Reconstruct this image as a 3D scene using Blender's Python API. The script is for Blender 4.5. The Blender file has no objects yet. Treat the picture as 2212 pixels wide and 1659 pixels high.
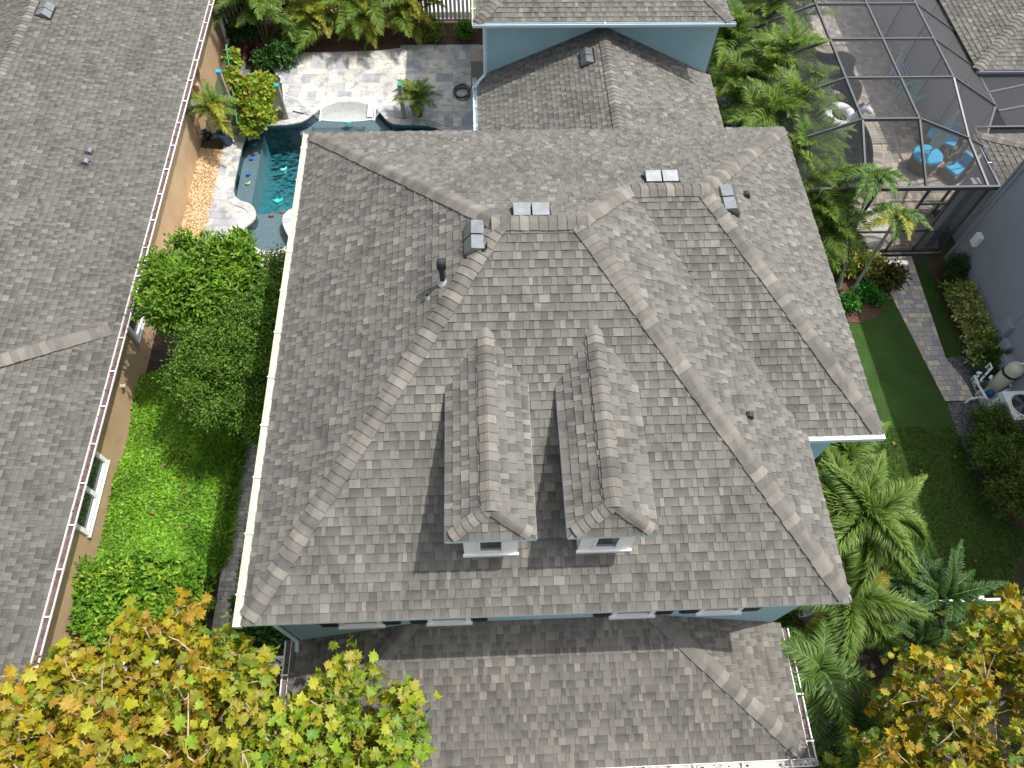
import bpy, math, random
import numpy as np
from mathutils import Vector, Matrix, geometry
sc = bpy.context.scene
COL = sc.collection
# ---------------------------------------------------------------- camera
CAM = (3.5883, -2.1752, 16.8488, .080174, 1.059623, .045203, 1549.87)
def _axes():
    yaw, pit, rol = CAM[3:6]
    f = Vector((math.sin(yaw)*math.cos(pit), math.cos(yaw)*math.cos(pit), -math.sin(pit)))
    r = Vector((math.cos(yaw), -math.sin(yaw), 0)); u = r.cross(f)
    return r*math.cos(rol)+u*math.sin(rol), u*math.cos(rol)-r*math.sin(rol), f
RR, UU, FF = _axes(); CP = Vector(CAM[:3])
cd = bpy.data.cameras.new('camera'); cam = bpy.data.objects.new('camera', cd); COL.objects.link(cam)
M = Matrix((RR, UU, -FF)).transposed().to_4x4(); M.translation = CP
cam.matrix_world = M; cd.sensor_width = 36; cd.lens = CAM[6]/2212*36; cd.clip_end = 2000
sc.camera = cam
# ---------------------------------------------------------------- sky, sun, exposure
SUN = Vector((.52, .125, 1.08)).normalized()
w = bpy.data.worlds.new('World'); sc.world = w; w.use_nodes = True
nt = w.node_tree; bg = nt.nodes['Background']
sky = nt.nodes.new('ShaderNodeTexSky'); sky.sky_type = 'NISHITA'; sky.sun_disc = False
sky.sun_elevation = math.asin(SUN.z); sky.sun_rotation = math.atan2(SUN.x, SUN.y)
sky.dust_density = 4.0; sky.ozone_density = .6; sky.air_density = 1.0
hs = nt.nodes.new('ShaderNodeHueSaturation'); hs.inputs['Saturation'].default_value = .36; nt.links.new(sky.outputs[0], hs.inputs['Color'])
nt.links.new(hs.outputs[0], bg.inputs[0]); bg.inputs[1].default_value = 0.15
sd = bpy.data.lights.new('sun', 'SUN'); sd.energy = 3.2; sd.angle = math.radians(.55); sd.color = (1, .955, .89)
so = bpy.data.objects.new('sun', sd); COL.objects.link(so)
so.rotation_euler = SUN.to_track_quat('Z', 'Y').to_euler(); so.location = (10, 5, 40)
sc.view_settings.view_transform = 'Standard'; sc.view_settings.look = 'None'
sc.view_settings.exposure = 0.60; sc.view_settings.gamma = 1
sc.render.engine = 'CYCLES'
sc.cycles.transparent_max_bounces = 24; sc.cycles.max_bounces = 10

# ---------------------------------------------------------------- helpers
def ray(px, py): return FF+RR*((px-1106)/CAM[6])-UU*((py-829.5)/CAM[6])
def at(px, py, z=0.0):                       # survey point of the photograph on a level z
    d = ray(px, py); return CP+d*((z-CP.z)/d.z)
def onx(px, py, x):
    d = ray(px, py); return CP+d*((x-CP.x)/d.x)
def ony(px, py, y):
    d = ray(px, py); return CP+d*((y-CP.y)/d.y)
W = {}
def wl(o): return W.get(o.name, Vector((0, 0, 0))) if o else Vector((0, 0, 0))
def tag(o, label=None, cat=None, group=None, kind=None):
    if label: o['label'] = label
    if cat: o['category'] = cat
    if group: o['group'] = group
    if kind: o['kind'] = kind
    return o
def thing(name, label, cat, loc=(0, 0, 0), group=None):
    o = bpy.data.objects.new(name, None); COL.objects.link(o); o.location = loc
    W[o.name] = Vector(loc); o.empty_display_size = .3
    return tag(o, label, cat, group)
def link(name, me, parent=None, mat4=None):
    o = bpy.data.objects.new(name, me); COL.objects.link(o)
    if parent: o.parent = parent
    if mat4 is not None:
        o.matrix_local = Matrix.Translation(-wl(parent))@mat4; W[o.name] = mat4.translation.copy()
    else: W[o.name] = wl(parent).copy()
    return o
def mesh(name, V, F, mats, cols=None, mi=None, smooth=False):
    me = bpy.data.meshes.new(name); me.from_pydata([tuple(v) for v in V], [], F)
    for m in (mats if isinstance(mats, (list, tuple)) else [mats]): me.materials.append(m)
    if cols is not None:
        a = me.color_attributes.new('col', 'FLOAT_COLOR', 'POINT')
        a.data.foreach_set('color', np.asarray(cols, dtype=np.float32).ravel())
    if mi is not None: me.polygons.foreach_set('material_index', mi)
    if smooth: me.polygons.foreach_set('use_smooth', [True]*len(me.polygons))
    me.update(); return me
class MB:
    def __init__(s): s.V = []; s.F = []; s.C = []
    def add(s, V, F, c=None):
        b = len(s.V); s.V += [Vector(v) for v in V]; s.F += [[i+b for i in f] for f in F]
        s.C += [c or (1, 1, 1, 1)]*len(V)
    def box(s, a, b, c=None):
        x0, y0, z0 = (min(a[i], b[i]) for i in range(3)); x1, y1, z1 = (max(a[i], b[i]) for i in range(3))
        s.add([(x0,y0,z0),(x1,y0,z0),(x1,y1,z0),(x0,y1,z0),(x0,y0,z1),(x1,y0,z1),(x1,y1,z1),(x0,y1,z1)],
              [(3,2,1,0),(4,5,6,7),(0,1,5,4),(1,2,6,5),(2,3,7,6),(3,0,4,7)], c)
    def beam(s, p, q, w=.05, h=.05, up=(0,0,1), c=None):
        p, q = Vector(p), Vector(q); d = (q-p).normalized(); up = Vector(up)
        if abs(d.dot(up)) > .98: up = Vector((0, 1, 0))
        x = d.cross(up).normalized(); y = x.cross(d).normalized()
        P = [a+x*i*w/2+y*j*h/2 for a in (p, q) for i, j in ((-1,-1),(1,-1),(1,1),(-1,1))]
        s.add(P, [(0,1,2,3),(7,6,5,4),(0,4,5,1),(1,5,6,2),(2,6,7,3),(3,7,4,0)], c)
    def prism(s, poly, z0, z1, c=None):
        n = len(poly); P = [(p[0], p[1], z0) for p in poly]+[(p[0], p[1], z1) for p in poly]
        s.add(P, [list(range(n))[::-1], list(range(n, 2*n))]+[(i, (i+1) % n, n+(i+1) % n, n+i) for i in range(n)], c)
    def slab(s, poly, n, t, c=None):          # polygon in 3d, thickened downwards along n
        n = Vector(n).normalized(); k = len(poly); P = [Vector(p) for p in poly]
        s.add(P+[p-n*t for p in P], [list(range(k)), list(range(k, 2*k))[::-1]]+[(i, k+i, k+(i+1) % k, (i+1) % k) for i in range(k)], c)
    def tube(s, pts, rad, seg=8, c=None, cap=True):
        pts = [Vector(p) for p in pts]; n = len(pts)
        if not isinstance(rad, (list, tuple)): rad = [rad]*n
        V = []; up = Vector((0, 0, 1))
        for i, p in enumerate(pts):
            d = (pts[min(i+1, n-1)]-pts[max(i-1, 0)]).normalized()
            if i == 0:
                x = d.cross(up if abs(d.z) < .95 else Vector((1, 0, 0))).normalized()
            else: x = (x-d*x.dot(d)).normalized()
            y = d.cross(x)
            V += [p+(x*math.cos(2*math.pi*k/seg)+y*math.sin(2*math.pi*k/seg))*rad[i] for k in range(seg)]
        F = [(i*seg+k, i*seg+(k+1) % seg, (i+1)*seg+(k+1) % seg, (i+1)*seg+k) for i in range(n-1) for k in range(seg)]
        if cap: F += [list(range(seg))[::-1], list(range((n-1)*seg, n*seg))]
        s.add(V, F, c)
    def lathe(s, prof, c0, axis=(0, 0, 1), seg=20, c=None):
        ax = Vector(axis).normalized(); x = ax.orthogonal().normalized(); y = ax.cross(x); c0 = Vector(c0)
        V = [c0+ax*h+(x*math.cos(2*math.pi*k/seg)+y*math.sin(2*math.pi*k/seg))*r for r, h in prof for k in range(seg)]
        n = len(prof)
        s.add(V, [(i*seg+k, i*seg+(k+1) % seg, (i+1)*seg+(k+1) % seg, (i+1)*seg+k) for i in range(n-1) for k in range(seg)]
              +[list(range(seg))[::-1], list(range((n-1)*seg, n*seg))], c)
    def build(s, name, mat, parent=None, smooth=False, bevel=0, col=False):
        o0 = wl(parent)
        me = mesh(name, [v-o0 for v in s.V], s.F, mat, s.C if col else None, smooth=smooth)
        o = link(name, me, parent)
        if smooth:
            m = o.modifiers.new('e', 'EDGE_SPLIT'); m.split_angle = math.radians(40)
        if bevel:
            m = o.modifiers.new('b', 'BEVEL'); m.width = bevel; m.segments = 2; m.limit_method = 'ANGLE'
        return o
def single(name, mb, mat, label, cat, group=None, kind=None, **k):
    o = mb.build(name, mat, None, **k)
    # put the origin at the base
    co = [v for v in mb.V]; c = Vector((sum(v.x for v in co)/len(co), sum(v.y for v in co)/len(co), min(v.z for v in co)))
    o.data.transform(Matrix.Translation(-c)); o.location = c; W[o.name] = c
    return tag(o, label, cat, group, kind)

# ---------------------------------------------------------------- materials
def nodes(name):
    m = bpy.data.materials.new(name); m.use_nodes = True; t = m.node_tree
    return m, t, t.nodes['Principled BSDF']
def N(t, typ, **k):
    n = t.nodes.new(typ)
    for a, b in k.items():
        if a.startswith('i_'): n.inputs[a[2:]].default_value = b
        else: setattr(n, a, b)
    return n
def mixc(t, a, b, fac, mode='MIX'):
    n = t.nodes.new('ShaderNodeMix'); n.data_type = 'RGBA'; n.blend_type = mode
    for s, v in ((6, a), (7, b), (0, fac)):
        if hasattr(v, 'is_linked'): t.links.new(v, n.inputs[s])
        else: n.inputs[s].default_value = (*v, 1) if isinstance(v, tuple) and len(v) == 3 else v
    return n.outputs[2]
def ramp(t, fac, stops):
    r = t.nodes.new('ShaderNodeValToRGB'); t.links.new(fac, r.inputs[0]); e = r.color_ramp.elements
    while len(e) < len(stops): e.new(.5)
    for i, (p, c) in enumerate(stops): e[i].position = p; e[i].color = (*c, 1) if isinstance(c, tuple) else (c, c, c, 1)
    return r.outputs[0]
def noise(t, scale, detail=4, rough=.55, obj=False):
    tc = N(t, 'ShaderNodeNewGeometry'); n = N(t, 'ShaderNodeTexNoise'); n.inputs['Scale'].default_value = scale
    n.inputs['Detail'].default_value = detail; n.inputs['Roughness'].default_value = rough
    t.links.new(tc.outputs['Position'], n.inputs['Vector']); return n.outputs['Fac']
def bump(t, b, h, strength=.3, dist=.01):
    n = N(t, 'ShaderNodeBump'); n.inputs['Strength'].default_value = strength; n.inputs['Distance'].default_value = dist
    t.links.new(h, n.inputs['Height']); t.links.new(n.outputs[0], b.inputs['Normal'])
def plain(name, col, rough=.6, var=.12, scale=6, fine=60, metal=0, bmp=.1, spec=.4, dirt=None):
    m, t, b = nodes(name)
    c = mixc(t, tuple(x*(1-var) for x in col), tuple(min(1, x*(1+var)) for x in col), ramp(t, noise(t, scale), [(.3, 0.), (.7, 1.)]))
    if dirt: c = mixc(t, c, dirt[0], ramp(t, noise(t, dirt[1], 6, .65), [(dirt[2], 0.), (dirt[2]+.2, dirt[3])]))
    t.links.new(c, b.inputs['Base Color']); b.inputs['Roughness'].default_value = rough; b.inputs['Metallic'].default_value = metal
    b.inputs['Specular IOR Level'].default_value = spec
    if bmp: bump(t, b, noise(t, fine, 3), bmp, .01)
    return m
def colmat(name, rough=.85, grain=220, gamt=.22, blot=.8, bamt=.18, shadow=.0, spec=.3, veins=0, bmp=.25, streak=0):
    """colour comes from each piece's own 'col' attribute; grain and weathering on top"""
    m, t, b = nodes(name); at_ = N(t, 'ShaderNodeAttribute', attribute_name='col')
    c = at_.outputs['Color']
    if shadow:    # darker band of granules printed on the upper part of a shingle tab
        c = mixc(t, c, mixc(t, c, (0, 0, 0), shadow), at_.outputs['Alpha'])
    g = ramp(t, noise(t, grain, 2, .7), [(.3, 1-gamt), (.7, 1+gamt*.0+.0), ]) 
    c = mixc(t, c, ramp(t, noise(t, grain, 2, .7), [(.32, 1-gamt), (.68, 1.)]), 1.0, 'MULTIPLY')
    c = mixc(t, c, ramp(t, noise(t, blot, 6, .6), [(.35, 1-bamt), (.65, 1.)]), 1.0, 'MULTIPLY')
    if streak:
        tc_ = N(t, 'ShaderNodeNewGeometry'); mp = N(t, 'ShaderNodeMapping'); mp.inputs['Scale'].default_value = (1.3, .8, .5); t.links.new(tc_.outputs['Position'], mp.inputs[0]); nz = N(t, 'ShaderNodeTexNoise'); nz.inputs['Scale'].default_value = 1.6; nz.inputs['Detail'].default_value = 9; nz.inputs['Roughness'].default_value = .68; nz.inputs['Distortion'].default_value = 1.2; t.links.new(mp.outputs[0], nz.inputs['Vector'])
        c = mixc(t, c, ramp(t, nz.outputs['Fac'], [(.36, 1-streak), (.54, 1.)]), 1.0, 'MULTIPLY')
    if veins:
        c = mixc(t, c, mixc(t, c, (.16, .17, .18), .75), ramp(t, noise(t, veins, 7, .72), [(.5, 0.), (.62, .8)]))
        c = mixc(t, c, (.75, .72, .66), ramp(t, noise(t, veins*.6, 6, .7), [(.56, 0.), (.7, .5)]))
    t.links.new(c, b.inputs['Base Color']); b.inputs['Roughness'].default_value = rough
    b.inputs['Specular IOR Level'].default_value = spec
    if bmp: bump(t, b, noise(t, grain, 2, .6), bmp, .004)
    return m
def leafmat(name, trans=.35, rough=.45, spec=.35, var=.25):
    m, t, b = nodes(name); at_ = N(t, 'ShaderNodeAttribute', attribute_name='col')
    oi = N(t, 'ShaderNodeObjectInfo')
    c = mixc(t, at_.outputs['Color'], mixc(t, at_.outputs['Color'], (.5, .5, .5), 1.0, 'MULTIPLY'), 0.0)
    c = mixc(t, c, ramp(t, noise(t, 9, 3), [(.3, 1-var), (.7, 1.)]), 1.0, 'MULTIPLY')
    t.links.new(c, b.inputs['Base Color']); b.inputs['Roughness'].default_value = rough
    b.inputs['Specular IOR Level'].default_value = spec
    tr = N(t, 'ShaderNodeBsdfTranslucent'); c2 = mixc(t, c, (1., 1., .45), 1.0, 'MULTIPLY'); t.links.new(c2, tr.inputs[0])
    ms = N(t, 'ShaderNodeMixShader'); ms.inputs[0].default_value = trans
    t.links.new(b.outputs[0], ms.inputs[1]); t.links.new(tr.outputs[0], ms.inputs[2])
    t.links.new(ms.outputs[0], t.nodes['Material Output'].inputs[0]); return m
def glassmat(name, col, rough=.05):
    m, t, b = nodes(name); b.inputs['Base Color'].default_value = (*col, 1); b.inputs['Roughness'].default_value = rough
    b.inputs['Specular IOR Level'].default_value = .9; return m
def screenmat(name, col, alpha):
    m, t, b = nodes(name); tr = N(t, 'ShaderNodeBsdfTransparent'); ms = N(t, 'ShaderNodeMixShader')
    b.inputs['Base Color'].default_value = (*col, 1); b.inputs['Roughness'].default_value = .6
    ms.inputs[0].default_value = alpha
    t.links.new(tr.outputs[0], ms.inputs[1]); t.links.new(b.outputs[0], ms.inputs[2])
    t.links.new(ms.outputs[0], t.nodes['Material Output'].inputs[0]); return m
def watermat(name, absorb, dens, scale=3.0):
    m, t, b = nodes(name); t.nodes.remove(b)
    tr = N(t, 'ShaderNodeBsdfTransparent'); gl = N(t, 'ShaderNodeBsdfGlossy'); gl.inputs['Roughness'].default_value = .03
    fr = N(t, 'ShaderNodeFresnel'); fr.inputs[0].default_value = 1.33
    ms = N(t, 'ShaderNodeMixShader'); t.links.new(fr.outputs[0], ms.inputs[0])
    bp = N(t, 'ShaderNodeBump'); bp.inputs['Strength'].default_value = .6; bp.inputs['Distance'].default_value = .05
    t.links.new(noise(t, scale, 3, .5), bp.inputs['Height'])
    t.links.new(bp.outputs[0], gl.inputs['Normal']); t.links.new(bp.outputs[0], fr.inputs['Normal'])
    t.links.new(tr.outputs[0], ms.inputs[1]); t.links.new(gl.outputs[0], ms.inputs[2])
    t.links.new(ms.outputs[0], t.nodes['Material Output'].inputs[0])
    va = N(t, 'ShaderNodeVolumeAbsorption'); va.inputs[0].default_value = (*absorb, 1); va.inputs[1].default_value = dens
    t.links.new(va.outputs[0], t.nodes['Material Output'].inputs[1]); return m
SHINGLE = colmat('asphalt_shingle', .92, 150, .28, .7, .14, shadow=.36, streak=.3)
DECK = plain('roof_felt', (.05, .048, .045), .95, .1)
PAVER = colmat('concrete_paver', .85, 160, .15, 2.5, .15)
TRAV = colmat('silver_travertine', .6, 120, .06, 2.0, .08, veins=3.4, bmp=.1)
JOINT = plain('joint_sand', (.22, .20, .17), .95, .2, 12)
BLUE = plain('pale_blue_stucco', (.31, .475, .53), .85, .05, 2, 90, bmp=.25)
TAN = plain('tan_stucco', (.44, .31, .185), .88, .09, 1.2, 90, bmp=.4, dirt=((.26, .17, .09), 1.6, .52, .4))
GREY = plain('slate_grey_stucco', (.27, .27, .325), .85, .05, 1.5, 90, bmp=.2)
WHITE = plain('white_vinyl', (.80, .80, .79), .45, .03, 3, bmp=0)
TRIMB = plain('pale_blue_trim', (.52, .63, .68), .5, .04, 3, bmp=0)
CREAM = plain('cream_gutter', (.45, .46, .33), .5, .06, 5, bmp=0, dirt=((.35, .34, .2), 9, .58, .6))
GUTW = plain('white_gutter', (.74, .75, .74), .45, .05, 5, bmp=0, dirt=((.25, .24, .2), 7, .6, .5))
GUTIN = plain('rusty_gutter_trough', (.11, .075, .07), .6, .35, 9, bmp=.2)
BLACK = plain('black_shutter', (.02, .02, .024), .5, .1, 4, bmp=0)
VENTM = plain('dark_vent_metal', (.25, .27, .29), .36, .15, 7, bmp=.02, metal=.75, spec=.6, dirt=((.4, .42, .43), 10, .55, .6))
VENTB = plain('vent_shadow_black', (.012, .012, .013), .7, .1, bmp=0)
GLASS = glassmat('window_glass', (.03, .045, .045), .04)
PIPEM = plain('black_pipe', (.022, .028, .03), .4, .2, 12, bmp=0)
LEADM = plain('lead_flashing', (.5, .52, .55), .45, .2, 14, bmp=.1, metal=.3)
PVC = plain('white_pvc', (.78, .8, .8), .35, .04, bmp=0)
BARK = plain('grey_bark', (.20, .17, .13), .9, .3, 9, 30, bmp=.6)
PALMT = plain('palm_trunk', (.24, .25, .20), .8, .2, 7, 20, bmp=.4)
SOIL = plain('dark_soil', (.045, .036, .028), .98, .4, 5, 40, bmp=.8)
MULCH = plain('mulch_bed', (.10, .055, .035), .98, .4, 14, 50, bmp=1)
STEM = plain('green_stem', (.14, .19, .06), .6, .2, 8, bmp=0)
LEAF = leafmat('leaf'); LEAFG = leafmat('glossy_leaf', .32, .5, .25); LEAFS = leafmat('sycamore_leaf', .30, .5, .3, .12)
TURF = None

# ---------------------------------------------------------------- fields of pieces
def clip(poly, c):                             # convex clip, both counter clockwise, 2d
    out = poly
    for i in range(len(c)):
        a, b = c[i], c[(i+1) % len(c)]; inp = out; out = []
        if not inp: return []
        ex, ey = b[0]-a[0], b[1]-a[1]
        def sd_(p): return ex*(p[1]-a[1])-ey*(p[0]-a[0])
        for j in range(len(inp)):
            p, q = inp[j], inp[(j+1) % len(inp)]; dp, dq = sd_(p), sd_(q)
            if dp >= 0: out.append(p)
            if (dp >= 0) != (dq >= 0):
                s_ = dp/(dp-dq); out.append((p[0]+(q[0]-p[0])*s_, p[1]+(q[1]-p[1])*s_))
    return out
def area(p): return .5*sum(p[i][0]*p[(i+1) % len(p)][1]-p[(i+1) % len(p)][0]*p[i][1] for i in range(len(p)))
class Field:
    """pieces (shingles, pavers) of one thing: the largest in view become parts, the others one joined part"""
    def __init__(s, name, mat, limit=300): s.name = name; s.mat = mat; s.limit = limit; s.full = []; s.V = []; s.F = []; s.C = []; s.cache = {}
    def piece(s, frame, poly, e, hb, ht, col, band, base, skirt, key=None, parent=None):
        """poly in (u,v) relative to base corner; height runs hb (v=0) to ht (v=e)"""
        O, u, v, n = frame
        h = lambda y: hb+(ht-hb)*y/e
        k = len(poly)
        top = [(x, y, h(y)) for x, y in poly]; bot = [(x, y, -skirt) for x, y in poly]
        F = [list(range(k))]+[(i, k+i, k+(i+1) % k, (i+1) % k) for i in range(k)]
        C = [(*col, band*min(1, max(0, y/e))) for x, y in poly]*2
        if key is not None:
            c = O+u*base[0]+v*base[1]
            d = (c-CP); dist = d.length; sc_ = key[0]*e*abs(n.dot(d/dist))/dist**2
            pr = d.dot(FF); X = 1106+CAM[6]*d.dot(RR)/pr; Y = 829.5-CAM[6]*d.dot(UU)/pr
            if not (0 < X < 2212 and 0 < Y < 1659): sc_ = 0
            Mx = Matrix((u, v, n)).transposed().to_4x4(); Mx.translation = c
            s.full.append((sc_, len(s.full), Mx, key, (top+bot, F, C), parent))
        else: s.bake(frame, base, top+bot, F, C)
    def bake(s, frame, base, P, F, C):
        O, u, v, n = frame; b = len(s.V); o = O+u*base[0]+v*base[1]
        s.V += [o+u*p[0]+v*p[1]+n*p[2] for p in P]; s.F += [[i+b for i in f] for f in F]; s.C += C
    def finish(s, parent):
        s.full.sort(key=lambda a: -a[0])
        for i, (sc_, _, Mx, key, (P, F, C), par) in enumerate(s.full):
            if i < s.limit and sc_ > 0:
                if key not in s.cache: s.cache[key] = mesh(s.name, P, F, s.mat, C)
                link(s.name, s.cache[key], par or parent, Mx)
            else:
                b = len(s.V); s.V += [Mx@Vector(p) for p in P]; s.F += [[j+b for j in f] for f in F]; s.C += C
        if s.V:
            o0 = wl(parent); me = mesh(s.name, [v-o0 for v in s.V], s.F, s.mat, s.C)
            o = link(s.name, me, parent); o['kind'] = 'stuff'
PAL = [(.158,.153,.140), (.170,.165,.150), (.182,.176,.159), (.193,.187,.169), (.209,.202,.181), (.143,.139,.129), (.246,.238,.212), (.170,.161,.149)]
def frame(P0, along, up):
    u = Vector(along).normalized(); v = Vector(up); v = (v-u*v.dot(u)).normalized(); return (Vector(P0), u, v, u.cross(v))
EXPO = .137
def shingles(fld, fr, polys3, seed, parent=None, e=EXPO, lift=.0, scale=1.0, tone=1.0):
    """dimensional shingles laid on convex planes sharing the frame; frame origin at the eave"""
    O, u, v, n = fr; rng = random.Random(seed); clips = []
    for poly in polys3:
        c = [((Vector(p)-O).dot(u), (Vector(p)-O).dot(v)) for p in poly]
        if area(c) < 0: c = c[::-1]
        clips.append(c)
    us = [x for c in clips for x, _ in c]; vs = [y for c in clips for _, y in c]
    u0, u1 = min(us), max(us); vmax = max(vs)
    for j in range(int(vmax/e)+1):
        v0 = j*e; vv = min(e+.012, 9); x = u0-rng.random()*.3; tooth = rng.random() < .5
        while x < u1:
            wd = rng.choice((.07, .09, .11, .14, .17) if tooth else (.07, .10, .12, .15, .22))*scale
            q = [(x, v0), (x+wd-.004, v0), (x+wd-.004, v0+vv), (x, v0+vv)]
            r = rng.random()
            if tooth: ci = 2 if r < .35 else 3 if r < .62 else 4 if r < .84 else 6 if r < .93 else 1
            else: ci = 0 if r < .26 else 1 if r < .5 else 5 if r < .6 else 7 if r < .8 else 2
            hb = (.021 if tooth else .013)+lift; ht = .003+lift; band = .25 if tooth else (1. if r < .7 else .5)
            for c in clips:
                p = clip(q, c)
                if len(p) < 3 or area(p) < 1e-4: continue
                full = len(p) == 4 and abs(area(p)-(wd-.004)*vv) < 1e-5
                loc = [(a-x, b-v0) for a, b in p]
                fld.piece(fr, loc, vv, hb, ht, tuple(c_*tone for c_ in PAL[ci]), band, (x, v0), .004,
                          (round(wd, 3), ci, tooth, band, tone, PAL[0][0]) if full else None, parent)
            x += wd; tooth = not tooth if rng.random() < .9 else tooth
    return clips
CAPPAL = [(.180,.170,.153), (.200,.188,.167), (.228,.214,.188), (.160,.152,.137), (.255,.239,.209), (.150,.143,.130)]
def caps(fld_name, parent, p0, p1, nA, nB, seed, wing=.155, e=.14, skip=0, over=.0):
    """bent cap shingles from low end p0 to high end p1, nA/nB normals of the two planes"""
    p0, p1 = Vector(p0), Vector(p1); d = (p1-p0).normalized(); L = (p1-p0).length
    nA, nB = Vector(nA).normalized(), Vector(nB).normalized(); rng = random.Random(seed)
    up = (nA+nB).normalized(); up = (up-d*up.dot(d)).normalized()
    side = d.cross(up).normalized()
    def wdir(n):
        x = n.cross(d).normalized()
        if x.dot(nA+nB) > 0: x = -x
        return x
    wA, wB = wdir(nA), wdir(nB)
    if wA.dot(side) > 0: wA, wB, nA, nB = wB, wA, nB, nA
    n = max(1, int(L/e)); e = L/n; cache = {}
    M0 = Matrix((side, d, up)).transposed()
    Mi = M0.inverted()
    for i in range(n):
        ci = rng.choice((0, 0, 1, 1, 2, 3, 3, 4, 5)); jit = rng.choice((-.006, 0, .006))
        key = (ci, jit)
        if key not in cache:
            prof = [wA*(wing+jit)+nA*.040, wA*.02+nA*.044, up*.040, wB*.02+nB*.044, wB*(wing-jit)+nB*.040]
            V = []; C = []
            for y, k in ((0, 1.0), (e*1.25, .45)):
                for q in prof:
                    s_ = 1.0 if y == 0 else .97
                    V.append(Mi@(q*s_)+Vector((0, y, -(.016 if y else 0)))); C.append((*CAPPAL[ci], 0))
            for q in prof: V.append(Mi@q+Vector((0, 0, -.036))); C.append((*CAPPAL[ci], 0))
            for q in (prof[0], prof[-1]): V.append(Mi@q+Vector((0, e*1.25, -.05))); C.append((*CAPPAL[ci], 0))
            F = [(k, k+1, k+6, k+5) for k in range(4)]+[(k+10, k+11, k+1, k) for k in range(4)]+[(10, 0, 5, 15), (4, 14, 16, 9)]
            cache[key] = mesh(fld_name, V, F, SHINGLE, C)
        Mx = M0.to_4x4(); Mx.translation = p0+d*(i*e)
        link(fld_name, cache[key], parent, Mx)
def gutter(parent, p0, p1, out, mat, name='gutter', hang=.85, w=.125, h=.11, inner=None, debris=0, seed=1):
    p0, p1, out = Vector(p0), Vector(p1), Vector(out).normalized(); dn = Vector((0, 0, -1)); t = .012
    m = MB(); d = (p1-p0).normalized()
    prof = [(0, .0), (0, -h), (w*.75, -h), (w, -h*.45), (w, 0), (w-.018, 0), (w-.018, -h*.45+.006), (w*.72, -h+t), (t, -h+t), (t, 0)]
    V = [p+out*a+Vector((0, 0, b)) for p in (p0, p1) for a, b in prof]; k = len(prof)
    F = [(i, (i+1) % k, k+(i+1) % k, k+i) for i in range(k)]
    F += [(0,1,2,3,4,5,6,7,8,9)[::-1], tuple(range(k, 2*k))]
    m.add(V, F); 
    for p, s_ in ((p0, 1), (p1, -1)):      # end stops
        m.add([p+d*s_*.002+out*.0+Vector((0,0,0)), p+d*s_*.002+Vector((0,0,-h)), p+d*s_*.002+out*w*.75+Vector((0,0,-h)), p+d*s_*.002+out*w], [(0,1,2,3)])
    g = m.build(name, mat, parent)
    if inner:
        m2 = MB(); V = [p+out*a+Vector((0, 0, b)) for p in (p0+d*.01, p1-d*.01) for a, b in ((.014, -h*.55), (w*.985-.016, -h*.42))]
        m2.add(V, [(0, 1, 3, 2)]); m2.build('trough_lining', inner, g)
    n = max(1, int((p1-p0).length/hang)); hm = None
    for i in range(n):
        c = p0+d*((i+.5)*(p1-p0).length/n)
        if hm is None:
            b = MB(); b.beam(Vector((0, 0, 0))-out*.03+Vector((0,0,.006)), out*(w+.006)+Vector((0,0,.006)), .028, .010)
            b.beam(out*(w+.004)+Vector((0,0,.01)), out*(w+.004)+Vector((0,0,-.03)), .028, .008)
            hm = mesh('gutter_hanger', b.V, b.F, GUTW if mat is not CREAM else WHITE)
        link('gutter_hanger', hm, g, Matrix.Translation(c))
    if debris:
        rng = random.Random(seed); L = (p1-p0).length; A = np.zeros((int(L*debris), 3)); 
        for i in range(len(A)): A[i] = p0+d*rng.uniform(.05, L-.05)+out*rng.uniform(.03, w-.04)+Vector((0, 0, -h*.4+rng.random()*.02))
        scatter('leaf_litter', A, .03, .06, [(.20,.08,.04),(.14,.07,.04),(.09,.05,.03),(.26,.12,.06),(.05,.04,.03)], LEAF, g, seed, up=.8)['kind'] = 'stuff'
    return g

# ---------------------------------------------------------------- leaves
def T_simple(w=.5, fold=.12):      # pointed leaf with midrib fold, length 1 along +x
    V = [(0,0,0), (.3,w*.45,fold), (.7,w*.38,fold*.8), (1,0,-.05), (.7,-w*.38,fold*.8), (.3,-w*.45,fold), (.5,0,0)]
    F = [(0,6,1),(1,6,2),(2,6,3),(3,6,4),(4,6,5),(5,6,0)]
    return np.array(V), np.array(F)
def T_quad(w=.45, fold=.12):
    V = [(0,0,0), (.5,w/2,fold), (1,0,-.02), (.5,-w/2,fold)]; return np.array(V), np.array([(0,3,2),(0,2,1)])
def T_blade(w=.08, droop=.2):
    V = [(0,-w/2,0), (0,w/2,0), (.55,-w/2,.04), (.55,w/2,.04), (1,0,-droop)]; return np.array(V), np.array([(0,2,3),(0,3,1),(2,4,3)])
def T_maple():
    P = [(0,0),(-.03,.10),(-.13,.33),(.06,.29),(.13,.60),(.29,.40),(.40,.44),(.56,.68),(.57,.38),(.70,.34),(.80,.40),(.81,.20),(1.04,0)]
    P = P+[(x,-y) for x, y in P[-2:0:-1]]; V = [(.38, 0, 0)]+[(x, y, .42*abs(y)-.25*y*y+.07*math.sin(11*x+4*y)-.26*x*x) for x, y in P]; n = len(P)
    V[0] = (.4, 0, -.02)
    return np.array(V), np.array([(0, 1+(i+1) % n, 1+i) for i in range(n)])
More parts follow.
